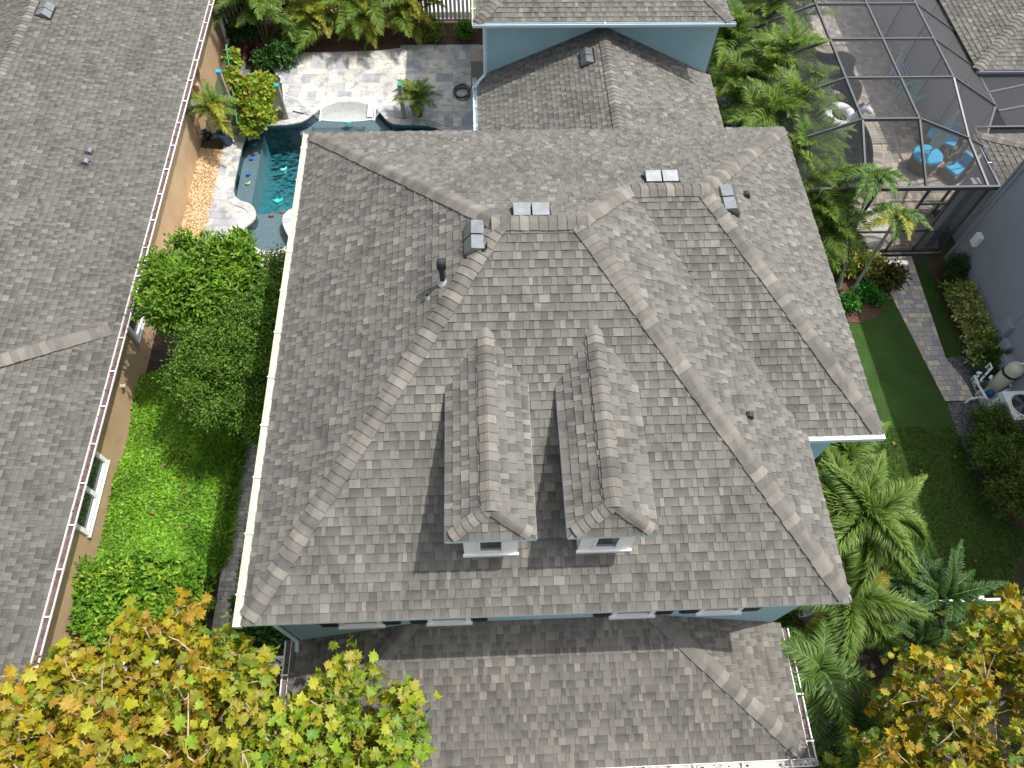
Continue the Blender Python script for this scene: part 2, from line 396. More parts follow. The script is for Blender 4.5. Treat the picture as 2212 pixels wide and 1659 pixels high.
def lvs(T, P, D, Nn, S, C, seed=0, tipc=None):
    """numpy leaves: P base points, D long direction, Nn leaf normal, S size, C colours"""
    V0, F0 = T; D = D/np.linalg.norm(D, axis=1, keepdims=True)
    Y = np.cross(Nn, D); Y /= np.linalg.norm(Y, axis=1, keepdims=True)+1e-9; Z = np.cross(D, Y)
    S = np.asarray(S); 
    if S.ndim == 1: S = np.stack([S, S, S], 1)
    V = P[:, None, :]+V0[None, :, 0, None]*(D*S[:, :1])[:, None, :]+V0[None, :, 1, None]*(Y*S[:, 1:2])[:, None, :]+V0[None, :, 2, None]*(Z*S[:, 2:3])[:, None, :]
    k = len(V0); F = F0[None]+(np.arange(len(P))*k)[:, None, None]
    Cc = np.repeat(np.concatenate([C, np.ones((len(C), 1))], 1)[:, None], k, 1)
    if tipc is not None:
        s_ = np.clip(V0[:, 0], 0, 1)[None, :, None]**2; Cc[..., :3] = Cc[..., :3]*(1-s_*.5)+np.array(tipc)*s_*.5
    return V.reshape(-1, 3), F.reshape(-1, F0.shape[1]), Cc.reshape(-1, 4)
def npmesh(name, parts, mat, origin=(0, 0, 0)):
    V = np.concatenate([p[0] for p in parts]); C = np.concatenate([p[2] for p in parts]); off = 0; Fs = []
    for p in parts: Fs.append(p[1]+off); off += len(p[0])
    F = np.concatenate(Fs); me = bpy.data.meshes.new(name); nf = len(F)
    me.vertices.add(len(V)); me.vertices.foreach_set('co', (V-np.array(origin)).astype(np.float32).ravel())
    me.loops.add(nf*3); me.loops.foreach_set('vertex_index', F.astype(np.int32).ravel())
    me.polygons.add(nf); me.polygons.foreach_set('loop_start', np.arange(nf, dtype=np.int32)*3)
    me.update(calc_edges=True)
    a = me.color_attributes.new('col', 'FLOAT_COLOR', 'POINT'); a.data.foreach_set('color', C.astype(np.float32).ravel())
    me.materials.append(mat); me.validate(); return me
def pick(pal, n, g, jit=.15):
    pal = np.array(pal); c = pal[g.integers(0, len(pal), n)]; return np.clip(c*(1+g.uniform(-jit, jit, (n, 1))), 0, 1)
def scatter(name, A, s0, s1, pal, mat, parent, seed, up=.6, T=None):
    g = np.random.default_rng(seed); n = len(A); D = g.normal(size=(n, 3)); D[:, 2] *= .3
    Nn = g.normal(size=(n, 3))*(1-up); Nn[:, 2] += up+.2
    p = lvs(T or T_simple(.6), A, D, Nn, g.uniform(s0, s1, n), pick(pal, n, g))
    o = link(name, npmesh(name, [p], mat, wl(parent)), parent); return o
def clumps(g, c, rad, ncl, per, size, pal, T, bottom=-.35, spread=.16, shell=(.72, 1.13), pile=.5, tip=None, whorl=.75, zflat=1.0):
    """twig tips on a lumpy ellipsoid, each a rosette of leaves; clump-level colour drift"""
    u = g.normal(size=(ncl*2, 3)); u /= np.linalg.norm(u, axis=1, keepdims=True); u = u[u[:, 2] > bottom][:ncl]; ncl = len(u)
    lump = 1+.2*np.sin(u[:, 0]*5+c[0]*3)*np.sin(u[:, 1]*6+c[1]*2)+.12*np.sin(u[:, 2]*9+u[:, 0]*7)
    R = np.array(rad); P = np.array(c)+u*R*(lump*g.uniform(*shell, ncl))[:, None]
    P2 = np.repeat(P, per, 0); U2 = np.repeat(u, per, 0); n = len(P2)
    D = U2*whorl*np.array([1, 1, zflat])+g.normal(size=(n, 3))*.75; D[:, 2] += .15
    pos = P2+g.normal(size=(n, 3))*spread*.5-U2*g.uniform(0, spread, (n, 1))
    Nn = U2*.6+g.normal(size=(n, 3))*.45; Nn[:, 2] += pile+.3
    cc = pick(pal, ncl, g, .1); C = np.repeat(cc, per, 0)*(1+g.uniform(-.18, .18, (n, 1)))
    S = g.uniform(size[0], size[1], n); return lvs(T, pos, D, Nn, S, np.clip(C, 0, 1), tipc=tip)
def shrub(name, label, cat, pts, size, pal, T, per=8, dens=60, mat=None, seed=0, group=None, spread=.1, stem=True, tip=None, inner=(.02, .045, .01), fill=1.0):
    """pts: list of (x,y,z centre, rx,ry,rz) lobes"""
    g = np.random.default_rng(seed); mat = mat or LEAF; parts = []
    x0 = sum(p[0] for p in pts)/len(pts); y0 = sum(p[1] for p in pts)/len(pts)
    t = thing(name, label, cat, (x0, y0, 0), group)
    for (x, y, z, rx, ry, rz) in pts:
        A = (rx*ry+rx*rz+ry*rz)/3*4*math.pi; nc = max(6, int(A*dens))
        parts.append(clumps(g, (x, y, z), (rx, ry, rz), nc, per, size, pal, T, spread=spread, tip=tip))
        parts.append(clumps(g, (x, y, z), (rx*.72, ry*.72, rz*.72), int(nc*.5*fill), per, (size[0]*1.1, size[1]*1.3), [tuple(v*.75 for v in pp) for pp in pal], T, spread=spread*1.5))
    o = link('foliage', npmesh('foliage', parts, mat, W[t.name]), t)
    if stem:
        b = MB(); rng = random.Random(seed)
        for (x, y, z, rx, ry, rz) in pts:
            for k in range(5):
                a = rng.random()*6.28
                b.tube([(x+.05*math.cos(a), y+.05*math.sin(a), 0), (x+rx*.3*math.cos(a), y+ry*.3*math.sin(a), z*.6), (x+rx*.7*math.cos(a), y+ry*.7*math.sin(a), z+rz*.4)], [.02, .014, .006], 5)
        b.build('stem', BARK, t)
    return t

# ---------------------------------------------------------------- palms
def frond_mesh(name, L, n, ll, lw, arch, mode, pal, seed, vee=.35, rach=.012, base=.12, tip=(.25, .3, .05), rachc=(.32,.38,.14)):
    """frond along +x from origin, arching; leaflets both sides (mode flat / bushy)"""
    g = np.random.default_rng(seed); b = MB()
    def pt(s): return np.array([L*s*(1-.12*s*arch), 0, L*(arch*.55*s-arch*.95*s*s)])
    R = [pt(s) for s in np.linspace(0, 1, 9)]
    b.tube([Vector(p) for p in R], [rach*(1.4-1.2*s) for s in np.linspace(0, 1, 9)], 5, c=(*rachc, 1))
    V = np.array([tuple(v) for v in b.V]); F = []
    for f in b.F:
        for k in range(1, len(f)-1): F.append((f[0], f[k], f[k+1]))
    parts = [(V, np.array(F), np.array(b.C))]
    ss = np.linspace(base, .985, n); P = []; D = []; Nn = []; S = []
    for s in ss:
        p = pt(s); q = pt(min(1, s+.02)); d = (q-p) if s < .98 else (p-pt(s-.02)); d /= np.linalg.norm(d)
        up = np.array([-d[2], 0, d[0]]); env = math.sin(math.pi*min(1, (.12+.9*s)))**.6 if s > .3 else .55+1.5*s
        env = max(.28, min(1, env)); fwd = .45+.75*s
        ks = ((1, 0), (-1, 0)) if mode == 'flat' else ((1, 0), (-1, 0), (1, 1.1), (-1, 1.1), (1, -.8), (-1, -.8))
        for sg, el in ks:
            e2 = vee+el+g.normal()*.12
            v = np.array([0, sg*math.cos(e2), 0])+up*math.sin(e2)+d*fwd*(1+g.normal()*.1)+g.normal(size=3)*.05
            P.append(p); D.append(v); Nn.append(up+np.array([0, -sg*.3, 0])+g.normal(size=3)*.15); S.append(ll*env*g.uniform(.85, 1.08))
    P, D, Nn, S = map(np.array, (P, D, Nn, S))
    T = (np.array([(0,-.5,0), (0,.5,0), (.4,-.6,.03), (.4,.6,.03), (.75,-.4,-.03), (.75,.4,-.03), (1,0,-.34)]), np.array([(0,2,3),(0,3,1),(2,4,5),(2,5,3),(4,6,5)]))
    SS = np.stack([S, np.full(len(S), lw), S], 1)
    parts.append(lvs(T, P, D, Nn, SS, pick(pal, len(P), g, .22), tipc=tip))
    return npmesh(name, parts, LEAFG)
def palm(name, label, base, crown, nf, fronds, seed, trunk_r=.05, group=None, elev=(10, 75), lean=None, azr=(0, 360), trunks=1, sc_=(.85, 1.1), spear=True, cat='palm', trunk_mat=None, azlist=None, loc_z=0):
    rng = random.Random(seed); base = Vector(base); crown = Vector(crown)
    t = thing(name, label, cat, tuple(base), group)
    mid = (base+crown)/2+Vector((rng.uniform(-.1, .1), rng.uniform(-.1, .1), 0))
    b = MB(); b.tube([base, base*.7+mid*.3, mid, mid*.4+crown*.6, crown], [trunk_r*1.5, trunk_r*1.15, trunk_r, trunk_r*.9, trunk_r*.85], 10)
    b.build('trunk', trunk_mat or PALMT, t, smooth=True)
    for i in range(nf):
        az = azlist[i] if azlist else math.radians(azr[0]+(azr[1]-azr[0])*((i*.618034) % 1)+rng.uniform(-8, 8)); el = math.radians(elev[0]+(elev[1]-elev[0])*(i/(max(1, nf-1)))+rng.uniform(-6, 6))
        Mx = Matrix.Translation(crown)@Matrix.Rotation(az, 4, 'Z')@Matrix.Rotation(-el, 4, 'Y')@Matrix.Rotation(rng.uniform(-.35, .35), 4, 'X')@Matrix.Scale(rng.uniform(*sc_), 4)
        link('frond', rng.choice(fronds), t, Mx)
    return t
def cane_palm(label, x, y, hts, seed, fronds, nf=6, group=None, spreadr=.35, z0=0, elev=(28, 82), sc_=(.8, 1.1)):
    """clumping palm: several thin canes, each with a few fronds"""
    rng = random.Random(seed); t = thing('areca_palm', label, 'palm', (x, y, z0), group)
    for k, h in enumerate(hts):
        a = k*2.4+rng.random(); r = spreadr*(k/max(1, len(hts)-1))**.5
        bs = Vector((x+r*.35*math.cos(a), y+r*.35*math.sin(a), z0)); cr = Vector((x+r*math.cos(a), y+r*math.sin(a), z0+h))
        b = MB(); b.tube([bs, (bs+cr)/2+Vector((.03, 0, 0)), cr], [.03, .025, .02], 6); b.build('cane', STEM, t)
        for i in range(nf):
            az = a+i*2.39996+rng.uniform(-.3, .3); el = math.radians(elev[0]+(elev[1]-elev[0])*i/max(1, nf-1)+rng.uniform(-6, 6))
            Mx = Matrix.Translation(cr)@Matrix.Rotation(az, 4, 'Z')@Matrix.Rotation(-el, 4, 'Y')@Matrix.Rotation(rng.uniform(-.4, .4), 4, 'X')@Matrix.Scale(rng.uniform(*sc_), 4)
            link('frond', rng.choice(fronds), t, Mx)
    return t

# ================================================================ SETTING
def outline(pts, z=0): return [at(x, y, 0).to_2d() for x, y in pts]
POOL = [Vector(p) for p in [(-3.63,17.30),(-4.0,17.1),(-4.10,16.6),(-4.12,15.6),(-4.12,14.45),(-4.02,14.12),(-3.85,13.93),(-3.58,13.84),(-3.38,13.68),(-3.27,13.42),(-3.28,13.18),(-3.42,12.96),(-3.62,12.8),
        (-3.3,12.2),(-2.9,11.9),(-2.3,11.9),(-2.05,12.3),(-2.35,12.9),(-2.42,13.25),(-2.25,13.55),(-1.7,13.7),(-.5,13.7),(.8,13.8),(2.2,14.2),(2.75,15.2),(2.75,16.3),(2.4,16.98),(2.1,17.2),(1.7,17.28),(.82,17.3),(.56,17.5),(.35,17.85),(.15,18.1),(-.26,18.36),(-.6,18.45),(-.96,18.46),(-1.3,18.38),(-1.56,18.24),(-1.9,17.9),(-2.1,17.62),(-2.35,17.42),(-2.81,17.32)]]
CPOOL = [Vector(p) for p in [(13.2,21.3),(15.0,21.6),(15.9,21.3),(16.3,20.85),(16.7,20.8),(17.05,21.0),(17.45,20.75),(17.5,20.3),(17.25,19.96),(17.2,19.5),(17.35,19.1),(17.2,18.6),(16.9,18.12),(16.72,17.7),(16.85,17.1),(16.9,16.5),(16.75,15.6),(16.4,14.7),(15.9,14.0),(15.3,13.45),(14.6,13.0),(13.6,12.9),(12.6,13.2),(12.2,15),(12.0,17.5),(12.3,20)]]
def smooth(poly, n=2):
    for _ in range(n):
        q = []
        for i in range(len(poly)):
            a, b = poly[i], poly[(i+1) % len(poly)]; q += [a*.75+b*.25, a*.25+b*.75]
        poly = q
    return poly
POOL = smooth(POOL, 1); CPOOL = smooth(CPOOL, 2)
if sum(POOL[i].x*POOL[(i+1)%len(POOL)].y-POOL[(i+1)%len(POOL)].x*POOL[i].y for i in range(len(POOL))) < 0: POOL = POOL[::-1]
if sum(CPOOL[i].x*CPOOL[(i+1)%len(CPOOL)].y-CPOOL[(i+1)%len(CPOOL)].x*CPOOL[i].y for i in range(len(CPOOL))) < 0: CPOOL = CPOOL[::-1]
def inside(x, y, poly):
    c = False; n = len(poly)
    for i in range(n):
        a, b = poly[i], poly[(i+1) % n]
        if (a[1] > y) != (b[1] > y) and x < (b[0]-a[0])*(y-a[1])/(b[1]-a[1])+a[0]: c = not c
    return c
def edist(x, y, poly):
    p = Vector((x, y)); m = 9
    for i in range(len(poly)):
        a, b = Vector(poly[i][:2]), Vector(poly[(i+1) % len(poly)][:2]); d = b-a; s = max(0, min(1, (p-a).dot(d)/max(1e-9, d.dot(d)))); m = min(m, (p-a-d*s).length)
    return m
def holed(outer, holes, z):
    loops = [[Vector((p[0], p[1], z)) for p in outer]]+[[Vector((p[0], p[1], z)) for p in h] for h in holes]
    tri = geometry.tessellate_polygon(loops); V = [v for l in loops for v in l]
    F = []
    for a, b, c in tri:
        if (V[b]-V[a]).cross(V[c]-V[a]).z < 0: a, c = c, a
        F.append((a, b, c))
    return V, F
def sheet(name, outer, holes, z, mat, label=None, kind='structure'):
    V, F = holed(outer, holes, z); o = link(name, mesh(name, V, F, mat)); tag(o, label, kind=kind); return o
far = [(-150,-150),(170,-150),(170,200),(-150,200)]
m, t, b = nodes('ground_cover_mix')
c = mixc(t, (.05,.042,.03), (.055,.085,.03), ramp(t, noise(t, .35, 5), [(.42, 0.), (.55, 1.)])); t.links.new(c, b.inputs['Base Color']); b.inputs['Roughness'].default_value = .95
bump(t, b, noise(t, 30, 4), .6, .03); GROUND = m
sheet('ground', far, [POOL, CPOOL], 0, GROUND, 'dark soil and rough grass under everything')
ALLEY = plain('pale_concrete', (.52,.50,.47), .9, .06, 1.2, 40, bmp=.2)
sheet('back_alley', [(-14,23.4),(11,23.4),(11,34),(-14,34)], [], .012, ALLEY, 'pale concrete alley behind the white fence')
# mulch and soil beds
sheet('mulch_bed', [(-5.4,20.2),(-4.0,20.3),(-2.9,21.0),(3.9,21.4),(3.9,23.2),(-5.8,23.2)], [], .016, MULCH, 'brown mulch bed behind the patio')
sheet('side_soil', [(-5.45,-2.5),(.2,-2.5),(.2,12),(-5.45,12)], [], .008, SOIL, 'dark soil between the two houses')
sheet('front_soil', [(8.9,-5),(15.6,-5),(15.6,1.0),(8.9,1.0)], [], .008, SOIL, 'dark shaded soil below the palms')
sheet('shrub_bed', [(14.0,9.0),(14.35,8.95),(14.9,9.15),(15.35,9.55),(15.6,10.15),(15.55,11.15),(11,11.3),(11,8.8)], [], .02, MULCH, 'red brown mulch bed with shrubs by the walkway')
ROCKS = colmat('grey_gravel', .85, 60, .3, 3, .2)
def gravel(name, poly, z, pal, n, s0, s1, label, seed, basecol):
    g = np.random.default_rng(seed); P = []
    xs = [p[0] for p in poly]; ys = [p[1] for p in poly]
    while len(P) < n:
        x, y = g.uniform(min(xs), max(xs)), g.uniform(min(ys), max(ys))
        if inside(x, y, poly): P.append((x, y, z+g.uniform(0, s0)))
    P = np.array(P); V0 = np.array([(-.5,-.35,0),(.5,-.4,0),(.45,.4,0),(-.4,.45,0),(-.2,-.15,.5),(.25,-.1,.45),(.1,.25,.52)])
    F0 = np.array([(0,1,5),(0,5,4),(1,2,5),(2,6,5),(2,3,6),(3,4,6),(3,0,4),(4,5,6)])
    D = g.normal(size=(n, 3)); D[:, 2] *= .25; Nn = g.normal(size=(n, 3))*.25; Nn[:, 2] += 1
    p = lvs((V0, F0), P, D, Nn, g.uniform(s0, s1, n), pick(pal, n, g, .2))
    sheet(name+'_base', poly, [], z-.004, plain(name+'_bed', basecol, .95, .3, 20))
    o = link(name, npmesh(name, [p], ROCKS)); tag(o, label, 'gravel', kind='stuff'); return o
gravel('tan_gravel', [(-5.44,11.2),(-4.72,11.0),(-4.66,16.2),(-5.44,16.3)], .02, [(.62,.42,.22),(.72,.55,.33),(.5,.3,.14),(.8,.68,.48),(.42,.22,.1)], 9000, .025, .05, 'golden tan gravel strip along the tan wall', 3, (.5,.34,.18))
gravel('grey_gravel', [(16.75,7.75),(17.6,7.75),(17.6,4.3),(16.05,4.4),(16.0,5.45),(16.02,6.3),(16.9,6.35),(16.7,6.9),(16.45,7.7)], .02, [(.16,.16,.17),(.22,.22,.23),(.09,.09,.1),(.3,.3,.3)], 9000, .025, .05, 'dark grey gravel around the pool equipment', 4, (.1,.1,.1))

# grass
def grass(name, poly, label, n, h, pal, seed, holes=(), z=.02):
    g = np.random.default_rng(seed); xs = [p[0] for p in poly]; ys = [p[1] for p in poly]
    P = g.uniform((min(xs), min(ys)), (max(xs), max(ys)), (n, 2)); k = np.zeros(len(P), bool)
    pa = np.array(poly); 
    for i in range(len(pa)):
        a, b_ = pa[i], pa[(i+1) % len(pa)]; cnd = ((a[1] > P[:, 1]) != (b_[1] > P[:, 1])) & (P[:, 0] < (b_[0]-a[0])*(P[:, 1]-a[1])/(b_[1]-a[1]+1e-12)+a[0]); k ^= cnd
    P = P[k]; n = len(P); P3 = np.c_[P, np.full(n, z)]
    D = g.normal(size=(n, 3))*.8; D[:, 2] = np.abs(D[:, 2])*.6+.55; Nn = g.normal(size=(n, 3)); Nn[:, 2] += .4
    patch = .5+.5*np.sin(P[:, 0]*2.1+3*np.sin(P[:, 1]*1.3))*np.sin(P[:, 1]*1.7+2*np.sin(P[:, 0]*.9))
    c = pick(pal, n, g, .2)*(.82+.3*patch)[:, None]
    p = lvs(T_blade(.16, .15), P3, D, Nn, g.uniform(h*.6, h*1.2, n), np.clip(c, 0, 1)); o = link(name, npmesh(name, [p], LEAF)); tag(o, label, 'grass', kind='stuff'); return o
TURFM = plain('artificial_turf', (.034,.08,.013), .95, .22, 1.6, 150, bmp=.9)
GRS = plain('lawn_soil', (.05,.10,.022), .95, .3, 6, 60, bmp=.8)
LAWN = [(9.0,1.1),(15.2,1.1),(16.0,1.6),(16.75,2.6),(16.3,3.2),(16.02,4.1),(15.97,5.6),(9.2,5.6)]
sheet('lawn', LAWN, [], .018, GRS, 'green lawn beside the house')
grass('lawn_grass', LAWN, 'short green lawn grass on the right of the house', 110000, .07, [(.12,.25,.035),(.16,.31,.045),(.07,.16,.025),(.24,.28,.08),(.05,.12,.02)], 5)
TURFP = [(9.4,5.62),(15.98,5.62),(15.95,6.34),(15.6,10.1),(15.3,9.5),(14.9,9.12),(14.35,8.9),(13.9,8.92),(9.4,9.2)]
sheet('turf', TURFP, [], .024, TURFM, 'smooth artificial turf strip between house and walkway')
seam = MB(); seam.box((14.95,5.7,.0245),(14.965,9.0,.027)); seam.box((13.2,7.4,.0245),(15.9,7.41,.027)); tag(seam.build('turf_seam', GRS), 'thin seams between the turf rolls', kind='structure')
grass('turf_pile', TURFP, 'dense short pile of the artificial turf', 90000, .022, [(.038,.095,.013),(.05,.115,.017),(.03,.075,.011)], 6, z=.022)
STRIP = [(16.68,11.0),(16.85,6.95),(17.0,7.75),(17.35,7.75),(17.1,11.0)]
sheet('side_lawn', [(16.66,11.0),(16.5,7.7),(17.05,7.7),(17.05,11.0)], [], .018, GRS, 'narrow grass strip on the far side of the walkway')
grass('side_lawn_grass', [(16.66,11.0),(16.5,7.7),(17.05,7.7),(17.05,11.0)], 'narrow strip of grass between walkway and shrubs', 9000, .05, [(.11,.22,.04),(.14,.26,.045),(.08,.17,.03)], 7)
sheet('wall_bed', [(17.05,11.2),(17.05,7.7),(17.6,7.7),(17.6,11.2)], [], .014, MULCH, 'mulch bed under the shrubs by the grey wall')
sheet('corner_bed', [(16.05,4.4),(17.6,4.4),(17.6,1.6),(16.9,2.5),(16.4,3.2),(16.1,4.0)], [], .014, MULCH, 'curved mulch bed under the large shrub')

# paving -------------------------------------------------------------
def paving(parent, fld, x0, y0, x1, y1, rows, lens, pal, seed, keep, joint=.006, ang=0, z=.0, hgt=.032, clips=None):
    rng = random.Random(seed); fr = frame((x0, y0, z), (math.cos(ang), math.sin(ang), 0), (-math.sin(ang), math.cos(ang), 0))
    O, u, v, n = fr; y = 0
    while y < y1-y0:
        rh = rng.choice(rows); x = -rng.random()*lens[-1]
        while x < x1-x0:
            L = rng.choice(lens); c = O+u*(x+L/2)+v*(y+rh/2)
            if keep(c.x, c.y):
                ci = rng.randrange(len(pal)); dz = rng.choice((0, .0015, -.0015))
                q = [(0, 0), (L-joint, 0), (L-joint, rh-joint), (0, rh-joint)]
                if clips:
                    for cp in clips:
                        r_ = clip([(a+x+x0, b+y+y0) for a, b in q], cp)
                        if len(r_) < 3 or area(r_) < 2e-4: continue
                        fl_ = abs(area(r_)-(L-joint)*(rh-joint)) < 1e-5
                        fld.piece(fr, [(a-x-x0, b-y-y0) for a, b in r_], rh, hgt+dz, hgt+dz, pal[ci], 0, (x, y), 0, (round(L, 3), ci, round(rh, 3), dz) if fl_ else None)
                else: fld.piece(fr, q, rh, hgt+dz, hgt+dz, pal[ci], 0, (x, y), 0, (round(L, 3), ci, round(rh, 3), dz))
            x += L
        y += rh
TP = [(.50,.48,.45),(.42,.42,.41),(.57,.55,.49),(.32,.33,.35),(.47,.45,.42),(.60,.56,.48),(.37,.38,.40)]
PATIO = [(-4.68,11.0),(3.58,11.0),(3.9,21.42),(1.6,21.42),(.2,21.15),(-2.9,21.0),(-3.4,20.7),(-3.7,20.3),(-3.2,19.6),(-2.95,18.2),(-3.3,17.5),(-4.6,17.3)]
patio = sheet('patio', PATIO, [POOL], .045, plain('travertine_setting', (.44,.43,.41), .9, .08, 6), 'pale silver travertine patio round the dark pool')
f = Field('paver', TRAV); paving(patio, f, -5, 11, 3.9, 21.8, (.30, .30, .45), (.3, .3, .45, .6), TP, 11,
      lambda x, y: (inside(x, y, PATIO) or x < -4.4) and (not inside(x, y, POOL)) and edist(x, y, POOL) > .2, z=.03, hgt=.03, clips=[[(-4.68,11),(3.9,11),(3.9,21.42),(-4.68,21.42)]])
f.finish(patio)
def ring(fld_name, parent, poly, width, step, z, th, pal, mat, seed, overhang=.03):
    """coping stones along an outline"""
    rng = random.Random(seed); n = len(poly); cum = [0]
    for i in range(n): cum.append(cum[-1]+(poly[(i+1) % n]-poly[i]).length)
    L = cum[-1]; k = int(L/step)
    def p_at(s):
        s %= L
        for i in range(n):
            if cum[i+1] >= s:
                a, b_ = poly[i], poly[(i+1) % n]; q = (s-cum[i])/max(1e-9, cum[i+1]-cum[i]); return a+(b_-a)*q
    def nrm(s):
        d = (p_at(s+.12)-p_at(s-.12)).normalized(); return Vector((d.y, -d.x))
    for i in range(k):
        s0, s1 = i*L/k+.004, (i+1)*L/k-.004; P = []
        for s in (s0, (s0+s1)/2, s1): P.append(p_at(s)-nrm(s)*overhang)
        for s in (s1, (s0+s1)/2, s0): P.append(p_at(s)+nrm(s)*width)
        c = sum(P, Vector((0, 0)))/6; co = pal[rng.randrange(len(pal))]
        V = [(p.x-c.x, p.y-c.y, h) for h in (0, th) for p in P]
        F = [(11,10,9,8,7,6)[::-1], (5,4,3,2,1,0)]+[(j, (j+1) % 6, 6+(j+1) % 6, 6+j) for j in range(6)]
        link(fld_name, mesh(fld_name, V, F, mat, [(*co, 0)]*12), parent, Matrix.Translation((c.x, c.y, z)))
ring('coping_stone', patio, POOL, .21, .22, .03, .046, TP, TRAV, 12)
def pool_shell(name, label, poly, depth, mat, water, wlab):
    V = []; n = len(poly)
    # floor and wall
    m_ = MB(); m_.add([(p.x, p.y, .03) for p in poly]+[(p.x, p.y, -depth) for p in poly], [(i, n+i, n+(i+1) % n, (i+1) % n)[::-1] for i in range(n)])
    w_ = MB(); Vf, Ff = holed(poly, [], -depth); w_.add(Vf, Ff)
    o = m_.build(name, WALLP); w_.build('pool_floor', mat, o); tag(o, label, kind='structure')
    return o
m, t, b = nodes('pool_plaster_caustics')
c = mixc(t, (.012,.095,.12), (.035,.18,.21), ramp(t, noise(t, 22, 4, .7), [(.35, 0.), (.65, 1.)])); t.links.new(c, b.inputs['Base Color']); b.inputs['Roughness'].default_value = .8; PLAST = m  # lighter noise flecks paint caustic light into the floor plaster
WALLP = plain('shade_tinted_pool_wall', (.025,.075,.10), .5, .2, 14, bmp=.1)  # basin walls: their shade is put into a darker blue colour
BENCHM = plain('grey_pool_plaster', (.10,.135,.155), .8, .18, 16, bmp=.1)
WATER = watermat('pool_water', (.0, .86, .93), .35, 4.5)
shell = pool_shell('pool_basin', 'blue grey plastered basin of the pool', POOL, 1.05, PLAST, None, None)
def intersect_strip(poly, x0, x1, y0, y1):
    return clip([(p.x, p.y) for p in poly], [(x0, y0), (x1, y0), (x1, y1), (x0, y1)])
for (x0, x1, y0, y1, top, nm, lb) in ((-4.3,-3.6,13.3,17.35,-.32,'bench','underwater bench along the left of the pool'),(-4.2,-1.9,11.7,13.72,-.3,'bench','underwater tanning shelf at the near end of the pool'),(-2.4,.7,17.25,18.6,-.32,'bench','underwater alcove shelf under the hammock')):
    q = intersect_strip(POOL, x0, x1, y0, y1)
    b_ = MB(); n = len(q); b_.add([(p[0], p[1], top) for p in q]+[(p[0], p[1], -1.04) for p in q], [list(range(n))]+[(i, n+i, n+(i+1) % n, (i+1) % n) for i in range(n)])
    o = b_.build('pool_bench', BENCHM, shell); tag(o, lb)
def water(poly, z, d, mat, label):
    b_ = MB(); n = len(poly); cen = sum(poly, Vector((0, 0)))/n; Vt, Ft = holed(poly, [], z); Vb, Fb = holed(poly, [], -d+.006)
    q = MB(); q.V = Vt+Vb; q.F = [list(f_) for f_ in Ft]+[[i+n for i in f_][::-1] for f_ in Fb]+[[i, n+i, n+(i+1) % n, (i+1) % n] for i in range(n)]; q.C = [(1,1,1,1)]*len(q.V)
    # real ripples on the top come from the bump; keep the body closed
    o = q.build('pool_water', mat); return tag(o, label, kind='structure')
water([p for p in POOL], -.10, 1.05, WATER, 'clear teal pool water')
PLD = plain('dark_pool_plaster', (.07,.085,.09), .8, .2, 5); WAT2 = watermat('dark_pool_water', (.25,.7,.75), .35, 4)
DP = [(.30,.26,.22),(.40,.34,.28),(.25,.23,.22),(.48,.42,.33),(.34,.29,.26),(.36,.33,.30)]
pool_shell('cage_pool_basin', 'dark basin of the pool inside the screen cage', CPOOL, 1.2, PLD, None, None)
water(CPOOL, -.12, 1.2, WAT2, 'dark still water of the caged pool')
DECK2 = [(11.9,11.45),(17.6,11.45),(17.9,13.4),(21,13.6),(21,24),(11.9,24)]
deck2 = sheet('cage_deck', DECK2, [CPOOL], .03, JOINT, 'tan and pink paver deck inside the screen cage')
f = Field('paver', PAVER); paving(deck2, f, 12, 11.4, 21, 24, (.16, .24), (.12, .16, .24), DP, 21, lambda x, y: inside(x, y, DECK2) and not inside(x, y, CPOOL) and edist(x, y, CPOOL) > .15, z=.03, hgt=.022, joint=.008); f.finish(deck2)
ring('coping_stone', deck2, CPOOL, .26, .13, .03, .035, DP, PAVER, 22)
WP = [(.50,.45,.41),(.72,.64,.48),(.38,.38,.39),(.58,.52,.46),(.48,.45,.43),(.66,.59,.46),(.52,.44,.41),(.43,.41,.41)]
WALK = [(15.52,10.2),(15.62,11.3),(16.62,11.3),(16.45,7.72),(16.72,7.0),(16.8,6.35),(15.98,6.35)]
walk = sheet('walkway', [(15.98,6.36),(16.8,6.36),(16.72,7.0),(16.45,7.72),(16.62,11.3),(15.62,11.3),(15.52,10.2),(15.82,7.72)], [], .03, JOINT, 'walkway of grey and cream pavers beside the turf')
f = Field('paver', PAVER); paving(walk, f, 15.4, 6.36, 16.9, 11.3, (.16, .16, .16), (.13, .165, .25), WP, 23, lambda x, y: True, z=.03, hgt=.025, joint=.009, clips=[[(15.98,6.36),(16.8,6.36),(16.72,7.0),(16.45,7.72),(15.82,7.72)],[(15.82,7.72),(16.45,7.72),(16.62,11.3),(15.62,11.3),(15.52,10.2)]]); f.finish(walk)
LW = [(-2.62,-1.0),(-2.10,-1.0),(-2.12,8.5),(-2.62,8.5)]
GP = [(.40,.39,.37),(.46,.44,.40),(.34,.33,.32),(.52,.49,.42),(.42,.39,.36)]
lwalk = sheet('side_path', LW, [], .012, JOINT, 'narrow grey paver path beside the ground cover')
f = Field('paver', PAVER); paving(lwalk, f, -2.62, -1.0, -2.08, 8.5, (.11, .15), (.10, .15, .19), GP, 24, lambda x, y: True, z=.012, hgt=.022, joint=.010, clips=[LW]); f.finish(lwalk)

